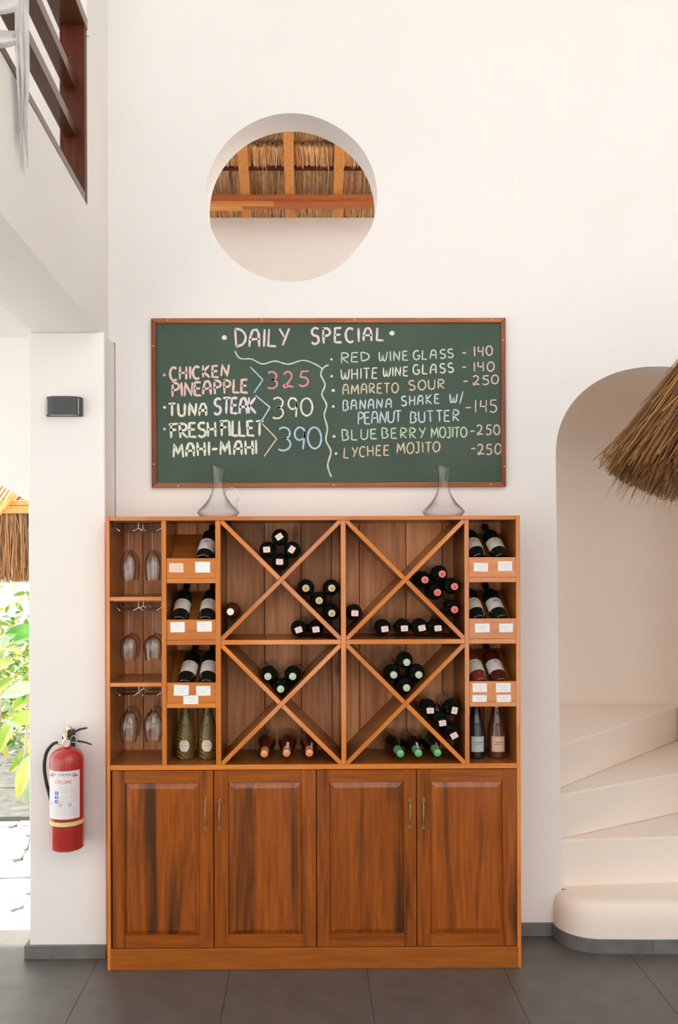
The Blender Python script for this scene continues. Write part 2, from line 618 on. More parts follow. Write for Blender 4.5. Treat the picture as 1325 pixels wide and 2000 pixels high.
def copy_tree(o, parent=None):
    c = o.copy()
    COL.objects.link(c)
    if parent:
        c.parent = parent
    for ch in o.children:
        copy_tree(ch, c)
    return c


# ------------------------------------------------------------------ the setting
WY = 0.32                     # front of the main wall
WB = 0.498                    # its back
PX0, PX1, PYF = fx(57, 0.12), -0.934, 0.12   # pillar
ZC = 2.92                     # ceiling under the mezzanine


def wall_back():
    out = [(-0.93, 0.0), (1.24, 0.0)]
    # arch: left jamb leaning a little, quarter ellipse, right jamb
    cx, top, spring = 1.715, fz(717, WY), fz(890, WY)
    hw = cx - 1.217
    out += [(1.238, 0.5), (1.226, 1.4), (1.217, spring)]
    for i in range(1, 32):
        a = PI - PI * i / 32
        k = 0.93
        out.append((cx + hw * math.copysign(abs(math.cos(a)) ** k, math.cos(a)), spring + (top - spring) * math.sin(a) ** k))
    out += [(2.213, spring), (2.213, 0.0), (4.6, 0.0), (4.6, 6.3), (-3.6, 6.3), (-3.6, 3.1), (-1.0, 3.1), (-1.0, 2.897), (-0.93, 2.897)]
    hc, hr = (fx(572, WY), fz(385.5, WY)), 0.418
    hole = []
    for i in range(96):
        a = 2 * PI * i / 96
        r = hr * (1 + 0.006 * math.sin(2 * a + 0.4) - 0.022 * math.exp(-((a - R(322)) / 0.25) ** 2)
                  - 0.012 * math.exp(-((a - R(60)) / 0.3) ** 2))
        hole.append((hc[0] + r * math.cos(a), hc[1] + r * 0.985 * math.sin(a)))
    hole = hole[::-1]
    tris = tessellate_polygon([[Vector((x, z, 0)) for x, z in out], [Vector((x, z, 0)) for x, z in hole]])
    P = out + hole
    n = len(P)
    V = [(x, WY, z) for x, z in P] + [(x, WB, z) for x, z in P]
    Fs = []
    for t in tris:
        a, b_, c = [Vector(P[i]) for i in t]
        ccw = (b_ - a).cross(c - a) > 0
        f = tuple(t) if ccw else tuple(t[::-1])
        Fs.append(f)
        Fs.append(tuple(n + i for i in f[::-1]))
    for lo, hi in ((0, len(out)), (len(out), n)):
        cnt = hi - lo
        for i in range(cnt):
            i1, i2 = lo + i, lo + (i + 1) % cnt
            Fs.append((i2, i1, n + i1, n + i2))
    mb = MB('plaster')
    mb.add(V, Fs)
    return tag(mb.build('wall_back', smooth=30), kind='structure')


wall_back()

PA = 0.026      # the mezzanine wall runs very slightly askew


def px_(Y):
    return -0.962 + PA * (WY - Y)


def slanted(mb, Y0, Y1, t, z0, z1):
    V = []
    for z in (z0, z1):
        V += [(px_(Y0) - t, Y0, z), (px_(Y0), Y0, z), (px_(Y1), Y1, z), (px_(Y1) - t, Y1, z)]
    mb.add(V, [(0, 3, 2, 1), (4, 5, 6, 7), (0, 1, 5, 4), (1, 2, 6, 5), (2, 3, 7, 6), (3, 0, 4, 7)])


SILL = 3.385
mb = MB('plaster')
slanted(mb, -3.2, WY, 0.31, 2.895, 3.10)
slanted(mb, -3.2, WY, 0.11, 3.10, SILL)
slanted(mb, -0.11, WY, 0.11, SILL, 6.3)
tag(mb.build('wall_left'), kind='structure')
tag(bx('ceiling', None, 'plaster_white', -5.6, px_(WY) - 0.29, -5.5, 0.42, ZC, 3.10), kind='structure')
mb = MB('plaster')
mb.box(PX0, PX1, PYF, 0.498, 0, 2.895)
tag(mb.build('pillar', bevel=0.006, seg=2), kind='structure')
# wall with the garden opening
pts = [(-5.6, 0.0), (-4.2, 0.0), (-4.2, 2.0), (-3.6, 2.6), (-3.0, 2.72), (-2.4, 2.6), (-2.0, 2.47), (-1.7, 2.32), (-1.49, fz(944, 0.30)), (-1.36, fz(975, 0.30)), (PX0 + 0.002, fz(984, 0.30)),
       (PX0 + 0.002, ZC), (-5.6, ZC)]
mb = MB('plaster_white')
mb.prism(pts, 0.30, 0.42, 'Y')
tag(mb.build('wall_garden_side'), kind='structure')
tag(bx('wall_far_left', None, 'plaster', -3.75, -3.6, -5.5, 0.42, 3.10, 6.3), kind='structure')
tag(bx('wall_far_right', None, 'plaster', 4.6, 4.75, -5.5, 0.5, 0, 6.3), kind='structure')
tag(bx('ceiling_high', None, 'plaster', -3.75, 4.75, -4.6, 0.5, 6.3, 6.4), kind='structure')
# front of the room behind the camera: unseen low piers and wide openings added to shape reflections, open above
mb = MB('plaster')
for a, c in ((-3.75, -2.9), (-1.75, -0.55), (0.45, 1.55), (2.85, 4.75)):
    mb.box(a, c, -5.5, -5.36, 0, 2.5)
mb.box(-3.75, 4.75, -5.5, -5.36, 2.35, 2.55)
tag(mb.build('wall_front_added'), kind='structure')

# floor: grey stone tiles laid on a bed
floor = tag(bx('floor', None, 'grout', -3.6, 4.6, -5.5, 0.42, -0.06, -0.004), kind='structure')
rng = random.Random(4)
tw, tl = 0.615, 1.23
cols = [-0.968 + k * tw for k in range(-5, 10)]
tile_meshes = {}
for ci, x in enumerate(cols):
    off = -0.144 if (ci - 5) % 2 == 1 else -0.144 - tl / 2 + 0.15
    off = -0.144 if ci <= 4 else -0.70
    y = off - 3 * tl
    while y < 0.42:
        x0, x1, y0, y1 = max(x, -3.59), min(x + tw, 4.59), y, min(y + tl, 0.42)
        if y1 - y0 > 0.05 and x1 - x0 > 0.05 and y1 > -2.9:
            bx('tile', floor, 'tile_grey', x0 + 0.0011, x1 - 0.0011, y0 + 0.0014, y1 - 0.0014, -0.03, rng.uniform(-0.0006, 0.0004))
        y += tl
tag(bx('floor_front', None, 'tile_grey', -3.6, 4.6, -5.5, -2.9, -0.01, -0.001), kind='structure')

# baseboards
SK = 0.064
mb = MB('skirting_tile')
mb.box(PX0 - 0.022, PX1 + 0.0, PYF - 0.014, PYF, 0, SK)
mb.box(PX0 - 0.022, PX0, PYF, 0.42, 0, SK)
tag(mb.build('baseboard_left', bevel=0.002), kind='structure')
bbk = tag(empty('baseboard_back'), kind='structure')
bx('tile', bbk, 'skirting_tile', 0.90, 1.196, WY - 0.012, WY, 0, SK, bevel=0.0015)

# stairwell walls
mb = MB('plaster_stair')
mb.box(0.55, 2.46, 1.62, 1.74, 0, 4.0)
mb.box(2.36, 2.46, WB, 1.62, 0, 4.0)
tag(mb.build('wall_stairwell'), kind='structure')
mb = MB('plaster_stair')
# cove ceiling over the visible part of the stairwell; to the left the well is open to the floor above
prof = [(WB, 2.84)] + [(1.62 - 0.35 + 0.35 * math.sin(a), 2.62 + 0.24 * math.cos(a)) for a in [PI / 2 * i / 8 for i in range(9)]] + [(1.62, 3.0), (WB, 3.0)]
mb.prism(prof, 1.30, 2.36, 'X')
tag(mb.build('ceiling_stairwell', smooth=40), kind='structure')

# winding stair
st = empty('staircase', (1.3, 0.3, 0), label='white plastered winding staircase with rounded bottom step inside the arched alcove', cat='staircase')
st.location = (0, 0, 0)
ZS = [0.226, 0.452, 0.672, 0.89]


def first_step(mb):
    X0 = 1.196
    pl = []                                    # outline from the wall round to the right
    pl.append((X0, WY))
    for i in range(13):
        a = PI / 2 * i / 12
        pl.append((X0 + 0.175 * (1 - math.cos(a)), 0.300 - 0.165 * math.sin(a)))
    pl += [(1.6, 0.128), (2.0, 0.126), (2.5, 0.126)]
    prof = [(0, 0), (0, 0.13), (0.004, 0.165), (0.013, 0.192), (0.028, 0.212), (0.05, 0.223), (0.075, ZS[0])]
    n = len(pl)
    nor = []
    for i in range(n):
        a, c = Vector(pl[max(i - 1, 0)]), Vector(pl[min(i + 1, n - 1)])
        d = (c - a).normalized()
        nor.append(Vector((-d.y, d.x)) if i else Vector((1, 0)))
    V = []
    for ins, z in prof:
        for i, (x, y) in enumerate(pl):
            q = Vector((x, y)) + nor[i] * ins
            V.append((q.x, q.y, z))
    Fs = []
    for j in range(len(prof) - 1):
        for i in range(n - 1):
            Fs.append((j * n + i, j * n + i + 1, (j + 1) * n + i + 1, (j + 1) * n + i))
    k = len(V)
    V += [(2.5, WY - 0.0, ZS[0])]
    Fs.append(tuple((len(prof) - 1) * n + i for i in range(n)) + (k,))
    V += [(1.272, WY, ZS[0]), (2.2, WY, ZS[0]), (2.2, 0.52, ZS[0]), (1.242, 0.52, ZS[0]), (1.242, WY, ZS[0])]
    Fs.append((k + 5, k + 2, k + 3, k + 4))
    mb.add(V, Fs)


part('step', st, 'plaster_stair', first_step, smooth=50)


def wedge(mb, yl, yr, z0, z1):
    mb.prism([(1.242, yl), (2.358, yr), (2.358, 1.618), (0.552, 1.618), (0.552, 0.50), (1.242, 0.50)] if yl < 0.5 else [], z0, z1, 'Z')


part('step', st, 'plaster_stair', lambda m: wedge(m, 0.357, 0.432, 0.0, ZS[1]), bevel=0.008, seg=2)
part('step', st, 'plaster_stair', lambda m: wedge(m, 0.362, 0.955, ZS[1], ZS[2]), bevel=0.008, seg=2)
part('step', st, 'plaster_stair', lambda m: wedge(m, 0.440, 1.560, ZS[2], ZS[3]), bevel=0.008, seg=2)


# curved skirting of the bottom step, in tiles
def arc_skirt(mb, pts, t=0.008, h=SK):
    P = [Vector(p) for p in pts]
    n = len(P)
    V = []
    for off in (0.0, t):
        for i in range(n):
            d = (P[min(i + 1, n - 1)] - P[max(i - 1, 0)]).normalized()
            q = P[i] - Vector((-d.y, d.x)) * off
            V += [(q.x, q.y, 0), (q.x, q.y, h)]
    Fs = []
    for i in range(n - 1):
        o = 2 * n
        Fs += [(o + 2 * i, o + 2 * i + 2, o + 2 * i + 3, o + 2 * i + 1), (2 * i + 1, o + 2 * i + 1, o + 2 * i + 3, 2 * i + 3)]
    Fs += [(0, 2 * n, 2 * n + 1, 1), (2 * n - 2, 2 * n - 1, 4 * n - 1, 4 * n - 2)]
    mb.add(V, Fs)


bst = tag(empty('baseboard_stair'), kind='structure')
arc = [(1.196 + 0.175 * (1 - math.cos(PI / 2 * i / 24)), 0.300 - 0.165 * math.sin(PI / 2 * i / 24)) for i in range(25)]
for a, c in ((0, 9), (9, 16), (16, 20), (20, 25)):
    seg_ = arc[a:min(c + 1, 25)]
    if a == 20:
        seg_ = seg_ + [(1.6, 0.128)]
    part('tile', bst, 'skirting_tile', lambda m, s=seg_: arc_skirt(m, s))
part('tile', bst, 'skirting_tile', lambda m: arc_skirt(m, [(1.602, 0.128), (2.0, 0.126), (2.5, 0.126)]))


# ------------------------------------------------------------------ room behind the round window
YB = 2.5
tag(bx('wall_sun_block', None, 'plaster', -1.35, -1.2, WB, YB, 0, 6.3), kind='structure')  # unseen wall added to keep the sun out of the rear room
tag(bx('wall_rear_room', None, 'plaster', -1.1, 2.4, YB, YB + 0.12, 0, fz(425, YB)), kind='structure')
roof = empty('thatched_roof', (0, 0, 0), label='thatched roof with brown rafters seen through the round window', cat='roof')
SL = R(30)
ZE = fz(425, YB)


def rp(x, s, d=0.0):
    """point on the underside of the roof: s metres up the slope from the far wall, d below the thatch"""
    return Vector((x, YB + 0.02 - s * math.cos(SL) - d * math.sin(SL), ZE + s * math.sin(SL) - d * math.cos(SL)))


def rbox(mb, x0, x1, s0, s1, d0, d1, tilt=0.0):
    V = [rp(x, s + (tilt if x == x1 else 0), d) for d in (d0, d1) for x, s in ((x0, s0), (x1, s0), (x1, s1), (x0, s1))]
    mb.add(V, [(0, 3, 2, 1), (4, 5, 6, 7), (0, 1, 5, 4), (1, 2, 6, 5), (2, 3, 7, 6), (3, 0, 4, 7)])


rng = random.Random(11)
mb = MB('straw_light', 'straw_mid', 'straw_dark', 'straw_gold')


def course(s0, s1, n, lo, hi, mats, r=(0.0022, 0.0042)):
    for _ in range(n):
        x = rng.uniform(-1.05, 0.95)
        a, c = s0 + rng.uniform(-0.012, 0.012), s1 + rng.uniform(-0.02, 0.02)
        d = rng.uniform(lo, hi)
        mb.use(rng.choice(mats)).strand(rp(x, a, d), rp(x + rng.uniform(-0.02, 0.02), c, d + rng.uniform(-0.01, 0.01)), rng.uniform(*r))


mb.use(2)
V = [rp(-1.1, -0.05, -0.03), rp(1.1, -0.05, -0.03), rp(1.1, 1.0, -0.03), rp(-1.1, 1.0, -0.03)]
V += [v + Vector((0, 0.03, 0.08)) for v in V]
mb.add(V, [(0, 1, 2, 3), (7, 6, 5, 4), (0, 4, 5, 1), (1, 5, 6, 2), (2, 6, 7, 3), (3, 7, 4, 0)])
course(0.12, -0.03, 1500, -0.02, 0.01, [0, 0, 1, 3])
course(0.46, 0.16, 2600, -0.02, 0.01, [0, 1, 1, 1, 2])
course(0.60, 0.44, 1500, -0.015, 0.03, [0, 0, 1, 3], (0.004, 0.007))
course(0.95, 0.66, 2200, -0.02, 0.02, [0, 1, 1, 2])
course(1.0, 0.90, 600, -0.02, 0.02, [0, 1, 1, 2])
tag(mb.build('straw', roof), kind='stuff')
part('purlin', roof, 'railing_wood', lambda m: rbox(m, -1.05, 0.95, 0.425, 0.452, 0.005, 0.035))
part('purlin', roof, 'railing_wood', lambda m: rbox(m, -1.05, 0.95, 0.86, 0.89, 0.005, 0.035))
for pxx in (381, 481, 568, 663, 762):
    x = fx(pxx, 2.2)
    part('rafter', roof, 'roof_rafter', lambda m: rbox(m, x - 0.034, x + 0.034, 0.085, 1.0, 0.035, 0.10), bevel=0.003)
part('eave_beam', roof, 'roof_beam_red', lambda m: rbox(m, -1.05, 0.95, 0.247, 0.282, 0.10, 0.125))
part('eave_beam', roof, 'roof_beam', lambda m: rbox(m, -1.05, fx(535, 2.1), 0.222, 0.247, 0.11, 0.15))
part('eave_beam', roof, 'roof_beam_red', lambda m: rbox(m, fx(474, 2.1), 0.95, 0.192, 0.245, 0.10, 0.145, 0.012))
part('eave_beam', roof, 'roof_beam', lambda m: rbox(m, -1.05, fx(473, 2.1), 0.177, 0.221, 0.10, 0.14))


# ------------------------------------------------------------------ outside on the left
tag(bx('ground', None, 'sand', -40, 40, -40, 40, -0.2, -0.07), kind='structure')
tag(bx('garden_bed', None, 'soil', -6, -1.2, 2.15, 5.0, -0.07, 0.03), kind='structure')
pave = tag(bx('pavement', None, 'grout', -3.6, -1.31, 0.425, 2.3, -0.06, -0.018), kind='structure')
rng = random.Random(21)
NX, NY = 9, 8
gx0, gx1, gy0, gy1 = -3.55, -1.33, 0.43, 2.28
G = [[Vector((gx0 + (gx1 - gx0) * i / NX + (rng.uniform(-.07, .07) if 0 < i < NX else 0),
              gy0 + (gy1 - gy0) * j / NY + (rng.uniform(-.06, .06) if 0 < j < NY else 0))) for j in range(NY + 1)] for i in range(NX + 1)]
for i in range(NX):
    for j in range(NY):
        q = [G[i][j], G[i + 1][j], G[i + 1][j + 1], G[i][j + 1]]
        c = sum(q, Vector((0, 0))) / 4
        poly = []
        for k in range(4):
            a, b_ = q[k], q[(k + 1) % 4]
            poly += [a.lerp(b_, 0.14), a.lerp(b_, 0.5) + (a.lerp(b_, 0.5) - c) * 0.03, a.lerp(b_, 0.86)]
        poly = [tuple(c + (p - c) * 0.955) for p in poly]
        part('stone', pave, 'paving', lambda m: m.prism(poly, -0.03, rng.uniform(-0.012, 0.002), 'Z'), bevel=0.004)
tag(bx('wall_garden', None, 'render_outside', -9, 0, 8.2, 8.4, -0.1, 3.0), kind='structure')

# neighbouring thatched hut
hut = empty('thatched_hut', (0, 0, 0), label='thatched hut eave with pale beams outside, beyond the pillar', cat='hut')
HY = 2.6
part('eave_beam', hut, 'roof_rafter', lambda m: m.box(-3.2, -1.75, HY + .02, HY + .08, fz(985, HY), fz(975, HY)), bevel=0.003)
part('eave_beam', hut, 'roof_beam', lambda m: m.box(-3.2, -1.75, HY + .03, HY + .09, fz(993, HY), fz(985.5, HY)), bevel=0.003)
part('eave_beam', hut, 'roof_rafter', lambda m: m.box(-3.2, -1.75, HY - .01, HY + .07, fz(1001, HY), fz(993.5, HY)), bevel=0.003)
a, c = at(-22, 1024, HY - .03), at(60, 928, HY - .03)
part('rafter', hut, 'roof_rafter', lambda m: m.tube([a, c], 0.026, 4))
for k in range(7):
    part('batten', hut, 'roof_beam', lambda m: m.tube([at(-40 + k * 9, 1000, HY + .25), at(5 + k * 9, 935, HY + .55)], 0.015, 4))
rng = random.Random(5)
mb = MB('hut_straw_gold', 'hut_straw_brown', 'hut_straw_dark', 'hut_straw_gold')
for _ in range(2600):
    x = rng.uniform(-3.1, -1.8)
    y = HY + rng.uniform(0.0, 0.16)
    z1 = fz(1000, HY) + rng.uniform(0, 0.01)
    z0 = fz(1137, HY) + abs(rng.gauss(0, 0.035)) + (rng.random() < 0.3) * 0.1
    mb.use(rng.choice([0, 0, 1, 1, 2, 3])).strand((x, y, z1), (x + rng.gauss(0, 0.035), y + rng.uniform(-.05, .03), z0), rng.uniform(0.002, 0.0048))
for _ in range(900):
    x = rng.uniform(-3.1, -1.8)
    mb.use(rng.choice([1, 2])).strand((x, HY + 0.2, fz(1000, HY)), (x + rng.uniform(-.1, .1), HY + 0.8, fz(1000, HY) + 0.45), 0.006)
tag(mb.build('straw', hut), kind='stuff')


def leaf(mb, base, tip, width, droop=0.0, nrm=Vector((0, -1, 0.3))):
    base, tip = Vector(base), Vector(tip)
    d = tip - base
    side = d.cross(nrm).normalized()
    up = side.cross(d).normalized()
    n = 8
    V = []
    for i in range(n + 1):
        t = i / n
        w = width * math.sin(PI * min(1, t ** 0.8)) ** 0.8 * 0.5 if 0 < t < 1 else 0.001
        c = base + d * t + up * (droop * math.sin(PI * t))
        V += [c - side * w + up * w * 0.35, c, c + side * w + up * w * 0.35]
    Fs = []
    for i in range(n):
        o = 3 * i
        Fs += [(o, o + 1, o + 4, o + 3), (o + 1, o + 2, o + 5, o + 4)]
    mb.add(V, Fs)


def plant(label, stem_pts, leaves, Y):
    """leaves: (base px, tip px, width m, material)"""
    r_ = empty('leafy_plant', (0, 0, 0), label=label, cat='plant', group='plants beyond the garden opening')
    part('stem', r_, 'bark', lambda m: m.tube([at(x, y, Y + dy) for x, y, dy in stem_pts], 0.012, 6), smooth=60)
    for k, (bxp, tip, w, mt) in enumerate(leaves):
        dy = 0.06 * ((k * 7) % 5 - 2)
        part('leaf', r_, mt, lambda m: leaf(m, at(bxp[0], bxp[1], Y + dy), at(tip[0], tip[1], Y + dy - 0.08), w, 0.02), smooth=60)


plant('plant with pale drooping broad leaves beside the pillar foot', [(46, 1592, 0), (48, 1480, 0), (58, 1360, 0), (62, 1220, 0.05)],
      [((58, 1478), (34, 1560), 0.10, 'leaf_yellow'), ((60, 1470), (50, 1568), 0.17, 'leaf_pale'), ((62, 1460), (18, 1505), 0.09, 'leaf_lime'),
       ((66, 1398), (19, 1405), 0.11, 'leaf_lime'), ((70, 1225), (9, 1236), 0.09, 'leaf_green'), ((74, 1228), (26, 1252), 0.10, 'leaf_green'),
       ((60, 1325), (46, 1366), 0.08, 'leaf_green'), ((64, 1350), (24, 1386), 0.09, 'leaf_lime'), ((70, 1335), (0, 1360), 0.11, 'leaf_pale'),
       ((62, 1450), (36, 1500), 0.08, 'leaf_lime')], 2.5)
plant('plant with long yellow-green leaves at the frame edge', [(-8, 1580, 0), (-4, 1450, 0), (5, 1330, 0)],
      [((24, 1412), (-6, 1470), 0.10, 'leaf_lime'), ((28, 1400), (6, 1440), 0.08, 'leaf_pale'), ((-12, 1300), (28, 1290), 0.10, 'leaf_lime'),
       ((-10, 1350), (30, 1320), 0.09, 'leaf_lime'), ((-10, 1420), (20, 1480), 0.08, 'leaf_yellow'), ((-5, 1260), (30, 1240), 0.07, 'leaf_pale')], 2.9)
rng = random.Random(8)
mb = MB('leaf_lime', 'leaf_yellow', 'leaf_pale', 'leaf_green', 'soil')
for _ in range(1300):
    p = at(rng.uniform(-90, 110), rng.gauss(1330, 80), rng.uniform(3.6, 5.2))
    if p.z < 0.1:
        p.z = rng.uniform(0.1, 0.6)
    d = Vector((rng.uniform(-1, 1), rng.uniform(-.5, .5), rng.uniform(-1, .6))).normalized() * rng.uniform(0.05, 0.12)
    mb.use(rng.choice([0, 0, 1, 1, 2, 3]))
    leaf(mb, p, p + d, d.length * 0.4)
o = mb.build('shrub_foliage', smooth=60)
tag(o, 'sunlit mass of small yellow-green leaves behind the leafy plants', 'foliage', kind='stuff')

# ------------------------------------------------------------------ mezzanine railing and gauze
rail = empty('wooden_railing', (0, 0, 0), label='dark brown wooden balcony railing above the left pillar', cat='railing')
ZT = fz(62, -0.11)


def runbox(mb, xo0, xo1, z0, z1, Y0=-3.15, Y1=-0.16):
    V = []
    for z in (z0, z1):
        V += [(px_(Y0) - xo1, Y0, z), (px_(Y0) - xo0, Y0, z), (px_(Y1) - xo0, Y1, z), (px_(Y1) - xo1, Y1, z)]
    mb.add(V, [(0, 3, 2, 1), (4, 5, 6, 7), (0, 1, 5, 4), (1, 2, 6, 5), (2, 3, 7, 6), (3, 0, 4, 7)])


part('post', rail, 'railing_wood', lambda m: runbox(m, 0.0, 0.106, SILL, ZT, -0.16, -0.112), bevel=0.002)
part('handrail', rail, 'railing_wood_Y', lambda m: runbox(m, -0.004, 0.118, ZT, ZT + 0.05, -3.15, -0.112), bevel=0.003)
for zz in (fz(178, -.14), fz(272, -.14)):
    part('rail', rail, 'railing_wood_Y', lambda m: runbox(m, 0.036, 0.088, zz, zz + 0.048), bevel=0.002)
part('rail', rail, 'railing_wood_Y', lambda m: runbox(m, -0.002, 0.085, SILL, SILL + 0.034), bevel=0.002)
part('nail', rail, 'brass', lambda m: m.tube([at(172, 71, -0.115), at(178, 71.5, -0.13)], 0.0018, 6))

gz = empty('gauze_curtain', (0, 0, 0), label='white gauze cloth draped over the balcony railing at the top corner', cat='curtain')


def drape(mb, f, nu, nv, t=0.0015):
    """closed thin cloth from a surface function"""
    V = []
    for j in range(nv + 1):
        for i in range(nu + 1):
            V.append(f(i / nu, j / nv))
    Fs = []
    for j in range(nv):
        for i in range(nu):
            a = j * (nu + 1) + i
            Fs.append((a, a + 1, a + nu + 2, a + nu + 1))
    mb.add(V, Fs)


def hang(px, py, out=0.0):
    """point just outside the mezzanine wall seen at a photo pixel"""
    k = (px - 600) * S
    Y = (-0.962 + PA * WY + 0.014 + out - k) / (k / D + PA)
    return at(px, py, Y)


def tail(u, v):
    px = 33 + 29 * u + 13 * v * v * (1 - u) - 9 * max(0, v - 0.5) * u + 1.5 * math.sin(v * 11 + u * 3) * v
    fold = 0.005 * math.sin(u * 17 + v * 2.5) + 0.003 * math.sin(u * 31 - v * 4) + 0.008
    return tuple(hang(px, -25 + 315 * v * (1 - 0.12 * math.sin(u * 5)), fold))


def swag(y0, y1, ph):
    def g(u, v):
        px = -70 + 108 * u
        sag = 20 * math.sin(u * PI * 0.95 + 0.1)
        return tuple(hang(px, y0 + (y1 - y0) * v + sag * (0.5 + 0.5 * v) - 30 * (1 - u),
                          0.012 + 0.012 * math.sin(v * 9 + ph) + 0.006 * math.sin(u * 13 + v * 3 + ph)))
    return g


part('hanging_end', gz, 'gauze', lambda m: drape(m, tail, 48, 40), smooth=80)
part('swag', gz, 'gauze', lambda m: drape(m, swag(-40, 22, 0.3), 30, 20), smooth=80)
part('swag', gz, 'gauze', lambda m: drape(m, swag(60, 88, 2.0), 30, 16), smooth=80)

# ------------------------------------------------------------------ wine cabinet
cab = empty('wine_cabinet', (0, 0, 0), label='large polished orange-brown wooden wine cabinet with X racks and four doors', cat='cabinet')
CD = 0.299         # inner depth
XL, XR = fx(208), fx(1017)
ZTOP, ZMID0, ZMID1, ZDB = fz(1008), fz(1493), fz(1503), fz(1851)
UX = [(315.8, 325.3), (420.8, 431.3), (666.2, 676), (908.3, 917.2)]
bx('side_panel', cab, 'frame_wood_Z', XL, fx(215), 0, CD + 0.016, 0, ZTOP, bevel=0.0015)
bx('side_panel', cab, 'frame_wood_Z', fx(1009.3), XR, 0, CD + 0.016, 0, ZTOP, bevel=0.0015)
bx('top_panel', cab, 'frame_wood_X', fx(215), fx(1009.3), 0, CD + 0.016, fz(1016.3), ZTOP, bevel=0.0015)
bx('middle_panel', cab, 'frame_wood_X', fx(215), fx(1009.3), 0, CD + 0.016, ZMID1, ZMID0, bevel=0.0015)
def shade_cell_faces():
    """front edges keep the frame colour; inner faces carry shade painted as darker wood"""
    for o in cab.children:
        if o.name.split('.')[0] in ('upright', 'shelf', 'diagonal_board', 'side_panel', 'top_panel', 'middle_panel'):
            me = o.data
            me.materials.append(M['cell_shade_wood'])
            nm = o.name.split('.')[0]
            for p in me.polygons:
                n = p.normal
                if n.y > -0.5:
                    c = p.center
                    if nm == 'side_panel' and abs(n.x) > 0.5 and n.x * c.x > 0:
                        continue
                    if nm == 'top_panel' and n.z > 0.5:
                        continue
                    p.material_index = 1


for a, c in UX:
    bx('upright', cab, 'frame_wood_Z', fx(a), fx(c), 0.0005, CD, ZMID0, fz(1016.3), bevel=0.0015)
bx('shelf', cab, 'frame_wood_X', fx(215), fx(315.8), 0.001, CD, fz(1172.5), fz(1164.5), bevel=0.0015)
bx('shelf', cab, 'frame_wood_X', fx(215), fx(315.8), 0.001, CD, fz(1340), fz(1332), bevel=0.0015)
bx('shelf', cab, 'frame_wood_X', fx(431.3), fx(666.2), 0.001, CD, fz(1259), fz(1249.5), bevel=0.0015)
bx('shelf', cab, 'frame_wood_X', fx(676), fx(908.3), 0.001, CD, fz(1259), fz(1249.5), bevel=0.0015)
# back planks
seams = [209, 240.8, 279.5, 345, 386, 443, 516.9, 588.2, 648, 702.3, 793.5, 864.2, 888, 945, 1010]
for a, c in zip(seams[:-1], seams[1:]):
    x0, x1 = fx(a, CD) + 0.0018, fx(c, CD) - 0.0018
    bx('back_plank', cab, 'plank_wood', max(x0, XL + 0.017), min(x1, XR - 0.018), CD, CD + 0.012, ZMID0, fz(1016.3), bevel=0.0012)
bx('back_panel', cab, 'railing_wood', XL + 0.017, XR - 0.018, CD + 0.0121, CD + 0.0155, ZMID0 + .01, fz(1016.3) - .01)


# diagonal boards, mitred into the corners of their cell
def diag(x0, x1, z0, z1, rising, w, y0, y1, mat):
    th = math.atan2(z1 - z0, x1 - x0)
    a, b_ = w / 2 / math.sin(th), w / 2 / math.cos(th)
    if rising:
        P = [[(x0, z0), (x0 + a, z0), (x1, z1 - b_), (x1, z1), (x1 - a, z1), (x0, z0 + b_)]]
    else:
        full = [(x0, z1), (x0, z1 - b_), (x1 - a, z0), (x1, z0), (x1, z0 + b_), (x0 + a, z1)]
        cx, cz = (x0 + x1) / 2, (z0 + z1) / 2
        # two halves butting against the continuous board
        P = [[full[0], full[1], (cx - a, cz), (cx, cz + b_), full[5]], [(cx, cz - b_), full[2], full[3], full[4], (cx + a, cz)]]
    for pl in P:
        mbb = MB(mat)
        mbb.prism(pl, y0, y1, 'Y')
        mbb.build('diagonal_board', cab, bevel=0.0012)


for k, (a, c) in enumerate(((431.3, 666.2), (676, 908.3))):
    for j, (t, b_) in enumerate(((1016.3, 1249.5), (1259, 1493))):
        diag(fx(a), fx(c), fz(b_), fz(t), True, 0.0205, 0.002, CD - 0.001, 'frame_wood_D2')
        diag(fx(a), fx(c), fz(b_), fz(t), False, 0.0205, 0.0025, CD - 0.001, 'frame_wood_D1')

# display columns: front boards, ledges, slanted bottle rests
TILT = R(36)
cols_ = [(325.3, 420.8), (917.2, 1009.3)]
levels = [(1089.5, 1138.5, 0), (1209.5, 1259, 120), (1332.5, 1382, 243)]
boards = []
for ci, (a, c) in enumerate(cols_):
    for li, (t, b_, dy) in enumerate(levels):
        split = b_ - 10
        lb = bx('label_board', cab, 'frame_wood_X', fx(a), fx(c), 0.004, 0.019, fz(split), fz(t), bevel=0.001)
        boards.append(lb)
        if li < 2:
            bx('shelf', cab, 'frame_wood_X', fx(a), fx(c), 0.003, CD, fz(b_), fz(split) - 0.0008, bevel=0.001)
        else:
            bx('lower_rail', cab, 'frame_wood_X', fx(a), fx(c), 0.003, 0.019, fz(b_), fz(split) - 0.0008, bevel=0.001)
        # slanted rest
        zb = fz(1096 + dy) - 0.0402 / math.cos(TILT)      # height of the rest's top at the bottle base (Y = 0.05)
        y0, y1 = 0.021, CD - 0.001
        f0, f1 = zb + (y0 - 0.05) * math.tan(TILT), zb + (y1 - 0.05) * math.tan(TILT)
        part('slanted_rest', cab, 'shelf_wood', lambda m: m.prism([(y0, f0), (y1, f1), (y1, f1 - 0.012), (y0, f0 - 0.012)], fx(a) + .0005, fx(c) - .0005, 'X'))

shade_cell_faces()

